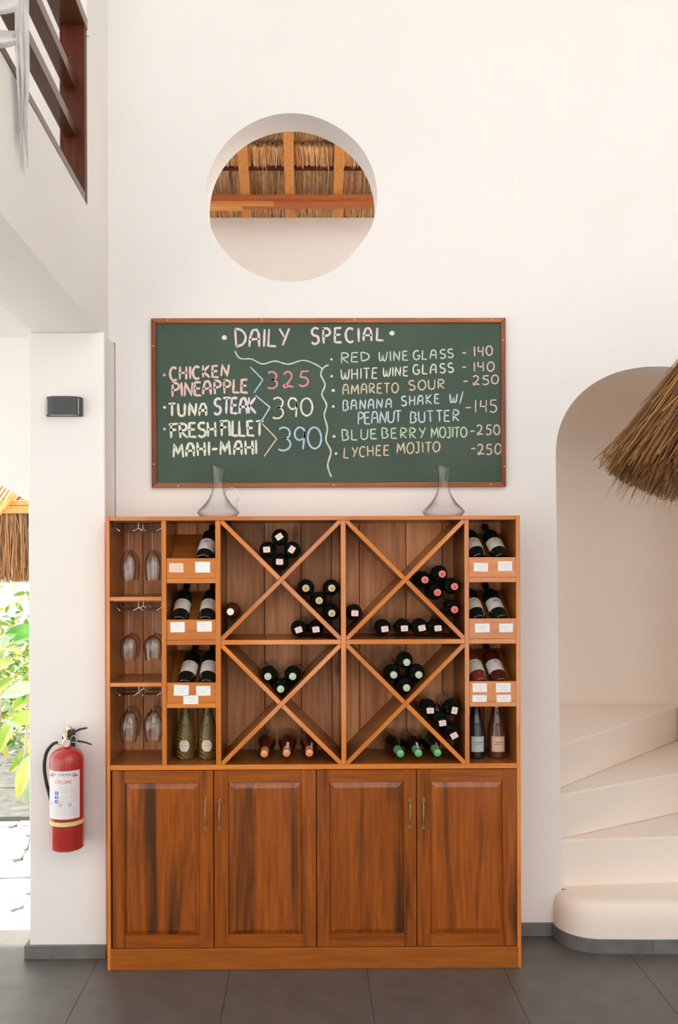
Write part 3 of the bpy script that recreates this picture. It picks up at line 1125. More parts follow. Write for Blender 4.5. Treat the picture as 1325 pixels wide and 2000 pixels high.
# price cards
cards = [(0, 344.5, 1108, 28, 18, 'card_pink', 0), (0, 396, 1107, 29, 21, 'card_white', 0), (1, 346.5, 1224, 28, 20, 'card_white', -1),
         (1, 399, 1223, 29, 20, 'card_white', -1), (2, 353.5, 1347.5, 29, 21, 'card_white', 2), (2, 396.5, 1348.5, 28, 19, 'card_white', -1),
         (2, 372, 1366, 29, 17, 'card_white', 0),
         (3, 940.6, 1109, 28, 17, 'card_white', 2), (3, 988, 1107, 28, 19, 'card_white', 0), (4, 943, 1228, 29, 17, 'card_white', -1),
         (4, 989.5, 1228, 27, 17, 'card_white', 0), (5, 937.5, 1345, 28, 17, 'card_white', 0), (5, 983.7, 1345, 29, 18, 'card_white', 0),
         (5, 937, 1366, 28, 13, 'card_white', 0), (5, 984.6, 1366, 28, 14, 'card_white', -1)]
rng = random.Random(3)
for bi, x, y, w, h, mt, rot in cards:
    mb = MB(mt, 'ink_blue_grey')
    T = Matrix.Translation((fx(x), 0.0037, fz(y))) @ Matrix.Rotation(R(rot), 4, 'Y')
    hw, hh = w * S / 2, h * S / 2
    mb.box(-hw, hw, -0.0008, 0.0003, -hh, hh, T)
    mb.use(1)
    for ln, zz in enumerate((0.35, 0.0, -0.4)):
        ww = hw * (0.75 if ln == 0 else rng.uniform(0.25, 0.5))
        for k in range(9):
            xa = -ww + 2 * ww * k / 9
            if rng.random() < 0.85:
                mb.box(xa, xa + 2 * ww / 9 * 0.75, -0.0010, -0.0008, hh * zz - 0.0008, hh * zz + 0.0010, T)
    mb.build('price_card', boards[bi])

# doors
doors = [(217.5, 415.2, 401.2), (416.2, 616.0, 428.3), (617, 812.3, 799.8), (813.3, 1009, 825.8)]
pans = [(243, 388.6), (444, 588), (641.7, 787.5), (839.6, 982)]


for (dx0, dx1, hx), (pa, pb) in zip(doors, pans):
    x0, x1, z0, z1 = fx(dx0) + .0008, fx(dx1) - .0008, ZDB + 0.002, ZMID1 - 0.0025
    p0, p1, q0, q1 = fx(pa), fx(pb), fz(1825), fz(1528)
    dr = empty('door', (0, 0, 0))
    dr.parent = cab
    Y0 = 0.002
    bx('stile', dr, 'door_wood', x0, p0, Y0, Y0 + .02, z0, z1, bevel=0.0012)
    bx('stile', dr, 'door_wood', p1, x1, Y0, Y0 + .02, z0, z1, bevel=0.0012)
    bx('rail', dr, 'door_rail_wood', p0, p1, Y0 + .0002, Y0 + .02, z0, q0, bevel=0.0008)
    bx('rail', dr, 'door_rail_wood', p0, p1, Y0 + .0002, Y0 + .02, q1, z1, bevel=0.0008)
    mb = MB('door_wood')
    bw = 0.026
    yo, yi = Y0 + 0.0095, Y0 + 0.001
    V = [(p0, yo, q0), (p1, yo, q0), (p1, yo, q1), (p0, yo, q1),
         (p0 + bw, yi, q0 + bw * .8), (p1 - bw, yi, q0 + bw * .8), (p1 - bw, yi, q1 - bw), (p0 + bw, yi, q1 - bw),
         (p0, Y0 + .018, q0), (p1, Y0 + .018, q0), (p1, Y0 + .018, q1), (p0, Y0 + .018, q1)]
    mb.add(V, [(4, 5, 6, 7), (0, 1, 5, 4), (1, 2, 6, 5), (2, 3, 7, 6), (3, 0, 4, 7), (11, 10, 9, 8), (0, 8, 9, 1), (1, 9, 10, 2), (2, 10, 11, 3), (3, 11, 8, 0)])
    mb.build('raised_panel', dr)
    # handle: two pointed rosettes and a turned bail
    mb = MB('brass')
    X = fx(hx)
    for zc, sg in ((fz(1564), 1), (fz(1615.5), -1)):
        pr = []
        for k in range(8):
            a = PI / 4 * k
            rr = 0.0105 if k % 2 == 0 else 0.0085
            pr.append((X + rr * math.sin(a) * 0.95, zc + rr * math.cos(a) * (1.35 if k in (0, 4) else 1.0)))
        mb.prism(pr, Y0 - 0.003, Y0 + .0005, 'Y')
        mb.lathe([(0, 0), (0.0062, 0), (0.0055, 0.004), (0.0035, 0.012), (0.0042, 0.016), (0, 0.018)], 12,
                 Matrix.Translation((X, Y0 - 0.003, zc)) @ Matrix.Rotation(PI / 2, 4, 'X'))
    zt, zb_ = fz(1567), fz(1612.5)
    n = 26
    P, rr = [], []
    for k in range(n + 1):
        t = k / n
        P.append((X - 0.002 * math.sin(t * PI), Y0 - 0.014 - 0.010 * math.sin(t * PI), zt + (zb_ - zt) * t))
        c_ = abs(t - 0.5)
        rr.append(0.0028 + 0.0022 * math.exp(-(c_ / 0.05) ** 2) + 0.0016 * math.exp(-((c_ - 0.16) / 0.03) ** 2) + 0.0012 * math.exp(-((c_ - 0.30) / 0.05) ** 2))
    mb.tube(P, rr, 10)
    mb.build('handle', dr, smooth=50)
bx('base_panel', cab, 'shelf_wood', fx(215), fx(1009.3), 0.025, CD + 0.016, ZDB - 0.018, ZDB)
bx('plinth', cab, 'plinth_wood', fx(213.5), fx(1011), -0.002, 0.022, 0, ZDB - 0.0008, bevel=0.002)
bx('back_panel', cab, 'inner_wood', XL + .017, XR - .018, CD, CD + 0.014, 0.0, ZMID1)


# wire racks for the stemware
def rack(ztop):
    rk = MB('chrome')
    for k, xx in enumerate((222.5, 267.5, 313)):
        X = fx(xx)
        z = ztop - 0.043
        for sx in ((0.012,) if k == 0 else (-0.012,) if k == 2 else (-0.012, 0.012)):
            rk.tube([(X + sx * 1.6, 0.03, z), (X + sx * 1.6, CD - 0.03, z)], 0.0018, 6)
            for yy in (0.045, 0.15, CD - 0.045):
                rk.tube([(X, yy, ztop - 0.002), (X, yy, z + 0.012), (X + sx * 1.6, yy, z)], 0.0016, 6)
    for yy in (0.03, CD - 0.03):
        rk.tube([(fx(220), yy, ztop - 0.003), (fx(314), yy, ztop - 0.003)], 0.0016, 6)
    return rk.build('wire_rack', cab, smooth=60)


GL = [fz(1016.3), fz(1172.5), fz(1340)]
for z in GL:
    rack(z)


# ------------------------------------------------------------------ stemware hanging foot up
def glass_mesh(kind):
    # profile from the foot (top) down to the rim, z measured downward from the foot
    if kind == 'tulip':
        P = [(0, 0.0015), (0.010, 0.0015), (0.036, 0), (0.0365, -0.0012), (0.020, -0.004), (0.006, -0.008), (0.0038, -0.02), (0.0036, -0.075),
             (0.006, -0.088), (0.018, -0.102), (0.030, -0.122), (0.036, -0.147), (0.0368, -0.170), (0.034, -0.200), (0.0295, -0.228)]
    elif kind == 'wide':
        P = [(0, 0.0015), (0.010, 0.0015), (0.038, 0), (0.0385, -0.0012), (0.020, -0.004), (0.006, -0.008), (0.0038, -0.02), (0.0036, -0.112),
             (0.006, -0.120), (0.022, -0.128), (0.036, -0.142), (0.041, -0.160), (0.041, -0.178), (0.038, -0.205), (0.034, -0.232)]
    else:
        P = [(0, 0.0015), (0.010, 0.0015), (0.040, 0), (0.0405, -0.0012), (0.020, -0.004), (0.006, -0.008), (0.0042, -0.02), (0.004, -0.066),
             (0.007, -0.076), (0.022, -0.088), (0.038, -0.112), (0.0435, -0.138), (0.043, -0.162), (0.039, -0.192), (0.033, -0.222)]
    return P


def stemware(name, kind, x, y, ztop, label, group):
    g = empty(name, (x, y, ztop - 0.0415), label=label, cat='glass', group=group)
    P = glass_mesh(kind)
    foot = P[:6]
    stem = P[5:9]
    bowl = P[8:]
    inner = [(max(r - 0.0011, 0), z + 0.0008) for r, z in bowl][::-1]
    part('foot', g, 'glass_stemware', lambda m: m.lathe(foot, 28), smooth=50)
    part('stem', g, 'glass_stemware', lambda m: m.lathe(stem, 12), smooth=50)
    part('bowl', g, 'glass_stemware', lambda m: m.lathe(bowl + inner[:1] + inner[1:], 32), smooth=50)
    return g


rows = [('champagne_glass', 'tulip', 0, 'tulip shaped champagne glass', 'top'), ('wine_glass', 'wide', 1, 'short bowled wine glass', 'middle'),
        ('red_wine_glass', 'big', 2, 'large round bowled wine glass', 'bottom')]
for nm, kd, lv, desc, word in rows:
    for cx_, side in ((251.5, 'left'), (298.5, 'right')):
        for yy, dep in ((0.075, 'front'), (0.195, 'rear')):
            off = 0 if dep == 'front' else 0.016
            stemware(nm, kd, fx(cx_, yy) + off, yy, GL[lv], '%s hanging upside down in %s rack, %s column, %s one' % (desc, word, side, dep),
                     'stemware hanging in the %s wire rack' % word)

# ------------------------------------------------------------------ bottles
BORD = [(0, 0.010), (0.018, 0.006), (0.026, 0.0), (0.035, 0.0), (0.0384, 0.003), (0.0390, 0.008), (0.0390, 0.184), (0.0378, 0.196),
        (0.032, 0.208), (0.023, 0.217), (0.0165, 0.225), (0.0145, 0.236), (0.0140, 0.270), (0.0155, 0.272), (0.0155, 0.280), (0.0, 0.282)]
CHAMP = [(0, 0.012), (0.020, 0.007), (0.032, 0.0), (0.038, 0.0), (0.0425, 0.004), (0.0435, 0.010), (0.0435, 0.095), (0.0425, 0.115), (0.0385, 0.142),
         (0.0320, 0.170), (0.0252, 0.197), (0.0200, 0.222), (0.0165, 0.245), (0.0150, 0.266), (0.0150, 0.280), (0.0170, 0.283), (0.0170, 0.292), (0.015, 0.297), (0, 0.299)]


def capsule_prof(prof, z0, eps=0.0006):
    out = []
    pts_ = [p for p in prof if p[1] >= z0]
    lo = [p for p in prof if p[1] < z0][-1]
    hi = pts_[0]
    t = (z0 - lo[1]) / (hi[1] - lo[1])
    r0 = lo[0] + (hi[0] - lo[0]) * t
    out.append((r0, z0))
    out.append((r0 + eps, z0 + 0.0002))
    out += [(r + eps if r > 0 else 0, z + (eps if i >= len(pts_) - 2 else 0)) for i, (r, z) in enumerate(pts_)]
    return out


MESHCACHE = {}


def cached(key, name, parent, mats, fn, smooth=40):
    if key in MESHCACHE:
        o = bpy.data.objects.new(name, MESHCACHE[key])
        COL.objects.link(o)
        o.parent = parent
        return o
    o = part(name, parent, mats, fn, smooth=smooth)
    MESHCACHE[key] = o.data
    return o


def bottle(kind, loc, rot, label, group, body='bottle_dark', cap='capsule_black', cap_z=None, top=None, lab=None, strip=False, name='wine_bottle', cat='bottle'):
    prof = BORD if kind == 'b' else CHAMP
    L = prof[-1][1]
    r_ = empty(name, loc, rot, label=label, cat=cat, group=group)
    cached(('body', kind, body), 'glass_body', r_, body, lambda m: m.lathe(prof, 32))
    cz = cap_z or (0.232 if kind == 'b' else 0.215)
    cached(('cap', kind, cap, cz), 'capsule', r_, cap, lambda m: m.lathe(capsule_prof(prof, cz), 24))
    if top:
        tk, rot_ = top
        z = L + 0.0008

        def seal(m):
            if tk in ('disc_cork', 'disc_pink', 'disc_green', 'disc_white'):
                m.lathe([(0, z + .001), (0.0148, z + .001), (0.0165, z - 0.002), (0.0165, z - 0.006), (0.0158, z - .006)][::-1], 24)
                m.use(1)
                m.lathe([(0, z + 0.0016), (0.0085, z + 0.0014), (0.009, z + 0.001)][::-1], 16)
            else:
                T = Matrix.Rotation(R(rot_), 4, 'Z')
                pr = [(-.0155, -.012), (.0155, -.013), (.016, .012), (-.0150, .0135)]
                m.prism(pr, z, z + .0008, 'Z', T)
                m.box(-.0155, -.0149, -.012, .012, z - 0.012, z, T)
                m.use(1)
                for (u, v, w) in ((-.006, .004, .012), (-.007, .0, .014), (-.005, -.004, .011)):
                    m.box(u, u + w, v, v + 0.0016, z + .0008, z + .0011, T)
        mats = {'disc_cork': ('cork', 'ink_gold'), 'disc_pink': ('foil_pink', 'label_red'), 'disc_green': ('foil_palegreen', 'foil_palegreen'),
                'disc_white': ('cap_white', 'cap_white')}.get(tk, ('paper_pink', 'ink_pink'))
        cached(('seal', kind, tk, rot_), 'seal', r_, mats, seal)
    if strip:
        def st_(m):
            V = []
            pts_ = [p for p in prof if 0.19 < p[1] < 0.278]
            for rr, z in pts_:
                V += [(-0.006, -rr - .0012, z), (0.006, -rr - .0012, z)]
            n_ = len(pts_)
            m.add(V, [(2 * i, 2 * i + 1, 2 * i + 3, 2 * i + 2) for i in range(n_ - 1)])
        sp = cached(('strip', kind), 'tax_strip', r_, 'paper_white', st_)
        sp.rotation_euler = (0, 0, R(190) + strip)
    if lab:
        lab(r_)
    return r_


# --- bottles lying in the X racks, necks towards the room: photo position of the neck end
def lying(px, py, kind, label, group, yc=0.010, yaw=0.0, pitch=0.0, **kw):
    L = 0.282 if kind == 'b' else 0.299
    tip = at(px, py, yc)
    d = Vector((math.sin(yaw), -math.cos(yaw), math.sin(pitch)))    # from base to neck
    base = tip - d.normalized() * L
    rot = (Matrix.Rotation(yaw, 3, 'Z') @ Matrix.Rotation(PI / 2 - pitch, 3, 'X')).to_euler()
    return bottle(kind, base, rot, label, group, **kw)


U = 'upper left X rack'
g1 = 'wine bottles lying in the upper left X rack'
for (x, y, w, ro) in ((545.8, 1048.1, 'topmost of four', 35), (521.2, 1073.2, 'leftmost of four', 5), (570.3, 1073.2, 'rightmost of four', 60),
                      (546.3, 1097.2, 'lowest of four', 0)):
    lying(x, y, 'b', 'dark bottle with pink paper seal, top of %s, %s' % (U, w), g1, top=('paper', ro))
for (x, y, w) in ((597.6, 1149, 'upper left'), (648.2, 1149, 'upper right'), (623.5, 1173.2, 'middle'), (648.2, 1198.1, 'lowest')):
    lying(x, y, 'b', 'dark bottle with cream capsule top in right cell of %s, %s' % (U, w), g1, top=('disc_cork', 0))
lying(583.1, 1230.2, 'b', 'dark bottle with paper seal on floor of %s, left of two' % U, g1, top=('paper', 20))
lying(616.9, 1229.6, 'b', 'dark bottle with paper seal on floor of %s, right of two' % U, g1, top=('paper', 8))
lying(449.9, 1194.3, 'b', 'lone brown rose wine bottle with white cap in left cell of %s' % U, g1, body='bottle_rose', cap='bottle_rose', top=('disc_white', 0))
U = 'upper right X rack'
g2 = 'wine bottles lying in the upper right X rack'
for (x, y, w) in ((864.6, 1122, 'topmost'), (830.8, 1133.4, 'leftmost'), (888.7, 1146.8, 'upper right'), (855.3, 1158.2, 'middle'), (888.7, 1191.9, 'lowest')):
    lying(x, y, 'b', 'dark bottle with pink capsule top in right cell of %s, %s' % (U, w), g2, top=('disc_pink', 0), yc=0.004)
lying(693.1, 1198.2, 'b', 'lone dark bottle with paper seal in left cell of %s' % U, g2, top=('paper', 0))
for (x, y, w, ro) in ((753.3, 1229.2, 'first from left', 10), (791.6, 1228.2, 'second from left', 5), (825.9, 1227.6, 'third from left', 15), (857.3, 1228.2, 'fourth from left', 8)):
    lying(x - 1.5, y, 'b', 'dark bottle with paper seal on floor of %s, %s' % (U, w), g2, top=('paper', ro), yaw=R(0.5 + (w[0] == 'f' and w[1] == 'i') * 1))
U = 'lower left X rack'
g3 = 'wine bottles lying in the lower left X rack'
for (x, y, w) in ((522.7, 1321.1, 'left'), (571.2, 1321.1, 'right'), (547.6, 1345.7, 'lowest')):
    lying(x, y, 'b', 'dark bottle with pale green cap in top cell of %s, %s one' % (U, w), g3, top=('disc_green', 0), yc=0.0)
for (x, y, w, sp_) in ((515.2, 1471.7, 'left', False), (558.6, 1470.6, 'middle', -0.35), (603.3, 1470.6, 'right', -0.7)):
    lying(x, y + 0.5, 'c', 'sparkling rose bottle with copper foil on floor of %s, %s one' % (U, w), g3, body='bottle_rose', cap='foil_copper',
          cap_z=0.235, yc=-0.012, pitch=R(-1.2), strip=sp_, name='sparkling_bottle')
U = 'lower right X rack'
g4 = 'wine bottles lying in the lower right X rack'
for (x, y, w) in ((794.5, 1294.6, 'topmost'), (769, 1319.1, 'left'), (818.1, 1319.1, 'right'), (794.1, 1344.4, 'lowest')):
    lying(x, y, 'b', 'dark bottle with pale green cap in top cell of %s, %s one' % (U, w), g4, top=('disc_green', 0), yc=-0.002)
for (x, y, w, ro) in ((840.2, 1389.1, 'upper left', 5), (887.7, 1389.1, 'upper right', 80), (864.2, 1413.7, 'middle', 10), (886.7, 1438.2, 'lowest', 30)):
    lying(x, y, 'b', 'dark bottle with paper seal in right cell of %s, %s one' % (U, w), g4, top=('paper', ro), yc=-0.004)
for (x, y, w, sp_, yw) in ((781.8, 1472.5, 'left', False, 4.5), (817.1, 1472, 'middle', -0.5, 2.5), (854.4, 1471.6, 'right', -0.6, 1.2)):
    lying(x, y + 0.5, 'c', 'sparkling wine bottle with green foil on floor of %s, %s one' % (U, w), g4, cap='foil_green', cap_z=0.225, yc=-0.014,
          yaw=R(yw), pitch=R(-1.2), strip=sp_, name='sparkling_bottle')


# --- labels
def bottle_label(mats, r, z0, z1, a, marks, band=None):
    """mats[0] paper, mats[1] ink; marks: (angle, z, half width angle, half height)"""
    def f(root):
        def g(m):
            m.patch(r + 0.0005, z0, z1, -a, a, 18)
            m.patch(r + 0.0003, z0, z1, a, -a, 18)
            m.use(1)
            for ang, z, ha, hh in marks:
                m.patch(r + 0.0008, z - hh, z + hh, ang - ha, ang + ha, 4)
        part('label', root, mats, g, smooth=60)
    return f


def lines(z, n, w, seed, h=0.0012, gap=0.16):
    rg = random.Random(seed)
    out = []
    a = -w
    while a < w:
        l = rg.uniform(0.05, 0.11)
        if rg.random() < 0.8:
            out.append((a + l / 2, z, l / 2 * 0.85, h))
        a += l + 0.03
    return out


def mk_label(style, seed):
    if style == 'estate':
        mk = [(0, 0.106, 0.16, 0.007), (-0.22, 0.103, 0.07, 0.004), (0.22, 0.103, 0.07, 0.004)] + lines(0.090, 1, 0.5, seed) + lines(0.080, 1, 0.35, seed + 1, 0.0009) + lines(0.068, 1, 0.4, seed + 2, 0.0009)
    elif style == 'crest':
        mk = [(0, 0.118, 0.09, 0.006), (0, 0.109, 0.16, 0.002)] + lines(0.096, 1, 0.55, seed, 0.0020) + lines(0.084, 1, 0.4, seed + 1, 0.001) + lines(0.070, 1, 0.3, seed + 2, 0.001)
    elif style == 'script':
        mk = lines(0.112, 1, 0.6, seed, 0.0028) + lines(0.098, 1, 0.35, seed + 1, 0.001) + [(0, 0.080, 0.08, 0.0012)] + lines(0.068, 1, 0.5, seed + 2, 0.001)
    else:
        mk = [(0.0, 0.114, 0.12, 0.004), (-0.02, 0.119, 0.06, 0.002)] + lines(0.085, 1, 0.3, seed, 0.001)
    return mk


def display(px, level_dy, lean, label, group, body='bottle_dark', cap='capsule_black', paper='paper_cream', style='estate', seed=1, z0=0.060, z1=0.130):
    c = at(px, 1096 + level_dy, 0.05)
    # lay the bottle on the slanted rest, neck up and to the back; lean turns the neck sideways
    m3 = Matrix.Rotation(lean, 3, Vector((0, -math.sin(TILT), math.cos(TILT)))) @ Matrix.Rotation(-(PI / 2 - TILT), 3, 'X')
    return bottle('b', c, m3.to_euler(), label, group, body=body, cap=cap,
                  lab=bottle_label((paper, 'ink_grey'), 0.0390, z0, z1, R(80), mk_label(style, seed)))


gl, gr = 'labelled bottles displayed in the left column', 'labelled bottles displayed in the right column'
display(398, 0, R(-3), 'single dark wine bottle with whitish label, top cell beside glass rack', gl, paper='paper_white', style='estate', seed=3, z0=0.050)
display(350, 120, R(-1), 'dark bottle with cream label, left one in second cell of left column', gl, style='script', seed=5)
display(402, 120, R(-2), 'dark bottle with dark crest on cream label, right in second left cell', gl, style='crest', seed=7)
display(361, 243, R(-4), 'dark bottle with small round emblem, left in third cell of left column', gl, style='crest', seed=9)
display(403, 243, R(-1), 'dark bottle with white label, right one in third cell of left column', gl, paper='paper_white', style='script', seed=12)
display(937, 0, R(5), 'dark bottle with torn cream label, left in top cell of right column', gr, style='estate', seed=14)
display(981, 0, R(6), 'dark bottle with emblem and scuffed label, right in top right-column cell', gr, style='crest', seed=16)
display(936, 120, R(4), 'dark bottle cut off by upright, left in second right-column cell', gr, style='script', seed=18)
display(979, 120, R(5), 'dark bottle with white house label, right in second right-column cell', gr, paper='paper_white', style='estate', seed=20)
display(939, 243, R(5), 'red rose bottle with split label, left in third right-column cell', gr, body='bottle_rose_pale', style='script', seed=22)
display(978, 243, R(4), 'amber rose bottle with white label, right in third right-column cell', gr, body='bottle_rose', paper='paper_white', style='peak', seed=24)


# --- standing sparkling bottles in the bottom cells
def standing(px, y, kindargs, label, group, lab, rz=0.0):
    return bottle('c', (fx(px, y), y, ZMID0), (0, 0, rz), label, group, lab=lab, name='sparkling_bottle', **kindargs)


def round_label(root):
    def g(m):
        r = 0.0435
        n = 12
        for i in range(n):
            t0, t1 = -1 + 2 * i / n, -1 + 2 * (i + 1) / n
            tm = (t0 + t1) / 2
            m.patch(r + .0006, 0.066 + 0.026 * t0, 0.066 + 0.026 * t1, -0.55 * math.sqrt(1 - tm * tm * .8), 0.55 * math.sqrt(1 - tm * tm * .8), 8)
        m.use(1)
        m.patch(r + .0009, 0.078, 0.083, -0.07, 0.07, 3)
        m.use(2)
        for ang, z, ha, hh in lines(0.067, 1, 0.42, 31, 0.0016):
            m.patch(r + .0009, z - hh, z + hh, ang - ha, ang + ha, 2)
    part('label', root, ('paper_cream', 'ink_gold', 'label_red'), g, smooth=60)


def square_label(paper):
    def f(root):
        def g(m):
            r = 0.0435
            m.patch(r + .0006, 0.034, 0.104, -0.72, 0.72, 14)
            m.patch(r + .0004, 0.034, 0.104, 0.72, -0.72, 14)
            m.use(1)
            for z, s_, h_ in ((0.077, 41, 0.0024), (0.068, 43, 0.0018)):
                for ang, zz, ha, hh in lines(z, 1, 0.50, s_, h_):
                    m.patch(r + .0009, zz - hh, zz + hh, ang - ha, ang + ha, 2)
            m.use(2)
            for z in (0.040, 0.098):
                m.patch(r + .0009, z - .0005, z + .0005, -0.62, 0.62, 10)
            for a in (-0.62, 0.62):
                m.patch(r + .0009, 0.040, 0.098, a - .01, a + .01, 1)
            for ang, zz, ha, hh in lines(0.050, 1, 0.3, 47, 0.0009):
                m.patch(r + .0009, zz - hh, zz + hh, ang - ha, ang + ha, 2)
        part('label', root, (paper, 'ink', 'ink_grey'), g, smooth=60)
    return f


gold = dict(body='bottle_gold', cap='foil_silver', cap_z=0.255)
standing(361.5, 0.13, gold, 'ribbed gold sparkling bottle with oval label, left of the pair', gl, round_label)
standing(405, 0.13, gold, 'ribbed gold sparkling bottle with oval label, right of the pair', gl, round_label)
standing(929, 0.12, dict(cap='capsule_black'), 'tall dark sparkling bottle with mint label in bottom right cell', gr, square_label('paper_mint'), R(3))
standing(970, 0.12, dict(body='bottle_rose', cap='foil_gold', cap_z=0.235), 'rose sparkling bottle with salmon label in bottom right cell', gr, square_label('paper_salmon'), R(-2))


# ------------------------------------------------------------------ decanters on top
def decanter(px, label, handle, tilt):
    g = empty('glass_decanter', (fx(px, 0.16), 0.16, ZTOP), label=label, cat='decanter')
    P = [(0, 0.0008), (0.070, 0.0008), (0.085, 0.006), (0.096, 0.020), (0.0995, 0.026), (0.096, 0.034), (0.080, 0.050), (0.060, 0.070), (0.044, 0.092),
         (0.032, 0.116), (0.0265, 0.140), (0.0250, 0.162), (0.0258, 0.190), (0.0285, 0.215), (0.034, 0.236)]
    inn = [(max(r - 0.0016, 0), z + (0.0022 if z < 0.01 else 0)) for r, z in P][::-1]

    def zf(x, y, z):
        k = max(0, (z - 0.16) / 0.076)
        return z - tilt * k * x * 1.0
    part('vessel', g, 'glass_clear', lambda m: m.lathe(P + inn, 40, zfun=zf), smooth=50)
    part('rim', g, 'glass_clear', lambda m: m.tube([(0.0332 * math.cos(a), 0.0332 * math.sin(a), zf(0.0332 * math.cos(a), 0, 0.236))
                                                     for a in [2 * PI * i / 36 for i in range(37)]], 0.0012, 6), smooth=60)
    if handle:
        pts = []
        for i in range(17):
            t = i / 16
            a = R(165) - t * R(215)
            pts.append((0.062 + 0.036 * math.cos(a), -0.004, 0.103 + 0.038 * math.sin(a)))
        pts = [(0.0275, -0.004, 0.128)] + pts + [(0.088, -0.004, 0.058), (0.083, -0.004, 0.050), (0.078, -0.004, 0.052)]
        part('handle', g, 'glass_handle', lambda m: m.tube(pts, 0.0048, 10), smooth=60)


decanter(427, 'clear glass decanter with looped handle standing on the cabinet top', True, 0.36)
decanter(867.5, 'clear glass decanter without handle standing on the cabinet top', False, 0.22)

# ------------------------------------------------------------------ chalkboard
cb = empty('chalkboard', (0, 0, 0), label='green chalkboard menu in a brown wooden frame below the round window', cat='chalkboard')
YF, YBD = 0.296, 0.306
X0, X1, Z1, Z0 = fx(297, YF), fx(990.5, YF), fz(621, YF), fz(951.5, YF)
fw_ = 9.3 * S * 1.08
bx('board', cb, 'chalkboard_green', X0 + 0.01, X1 - 0.01, YBD, WY - 0.001, Z0 + 0.01, Z1 - 0.01)
part('frame_rail', cb, 'board_frame_X', lambda m: m.prism([(X0, Z1), (X1, Z1), (X1 - fw_, Z1 - fw_), (X0 + fw_, Z1 - fw_)], YF, WY - .0005, 'Y'), bevel=0.002)
part('frame_rail', cb, 'board_frame_X', lambda m: m.prism([(X0, Z0), (X1, Z0), (X1 - fw_, Z0 + fw_), (X0 + fw_, Z0 + fw_)], YF, WY - .0005, 'Y'), bevel=0.002)
part('frame_stile', cb, 'board_frame_Z', lambda m: m.prism([(X0, Z0), (X0 + fw_, Z0 + fw_), (X0 + fw_, Z1 - fw_), (X0, Z1)], YF, WY - .0005, 'Y'), bevel=0.002)
part('frame_stile', cb, 'board_frame_Z', lambda m: m.prism([(X1, Z0), (X1 - fw_, Z0 + fw_), (X1 - fw_, Z1 - fw_), (X1, Z1)], YF, WY - .0005, 'Y'), bevel=0.002)
mb = MB('brass_nail')
for px, py in ((330, 625), (513, 624.6), (695, 624.5), (965, 625), (301.5, 675), (301.5, 906), (986, 664), (987, 912), (349, 948), (653, 947.5), (960, 947)):
    p = at(px, py, YF)
    mb.lathe([(0.0036, 0), (0.003, 0.0012), (0, 0.0016)], 10, Matrix.Translation(p) @ Matrix.Rotation(PI / 2, 4, 'X'))
mb.build('nail_heads', cb, smooth=60)


def arcp(cx, cy, rx, ry, a0, a1, n=10):
    return [(cx + rx * math.cos(R(a0 + (a1 - a0) * i / n)), cy + ry * math.sin(R(a0 + (a1 - a0) * i / n))) for i in range(n + 1)]


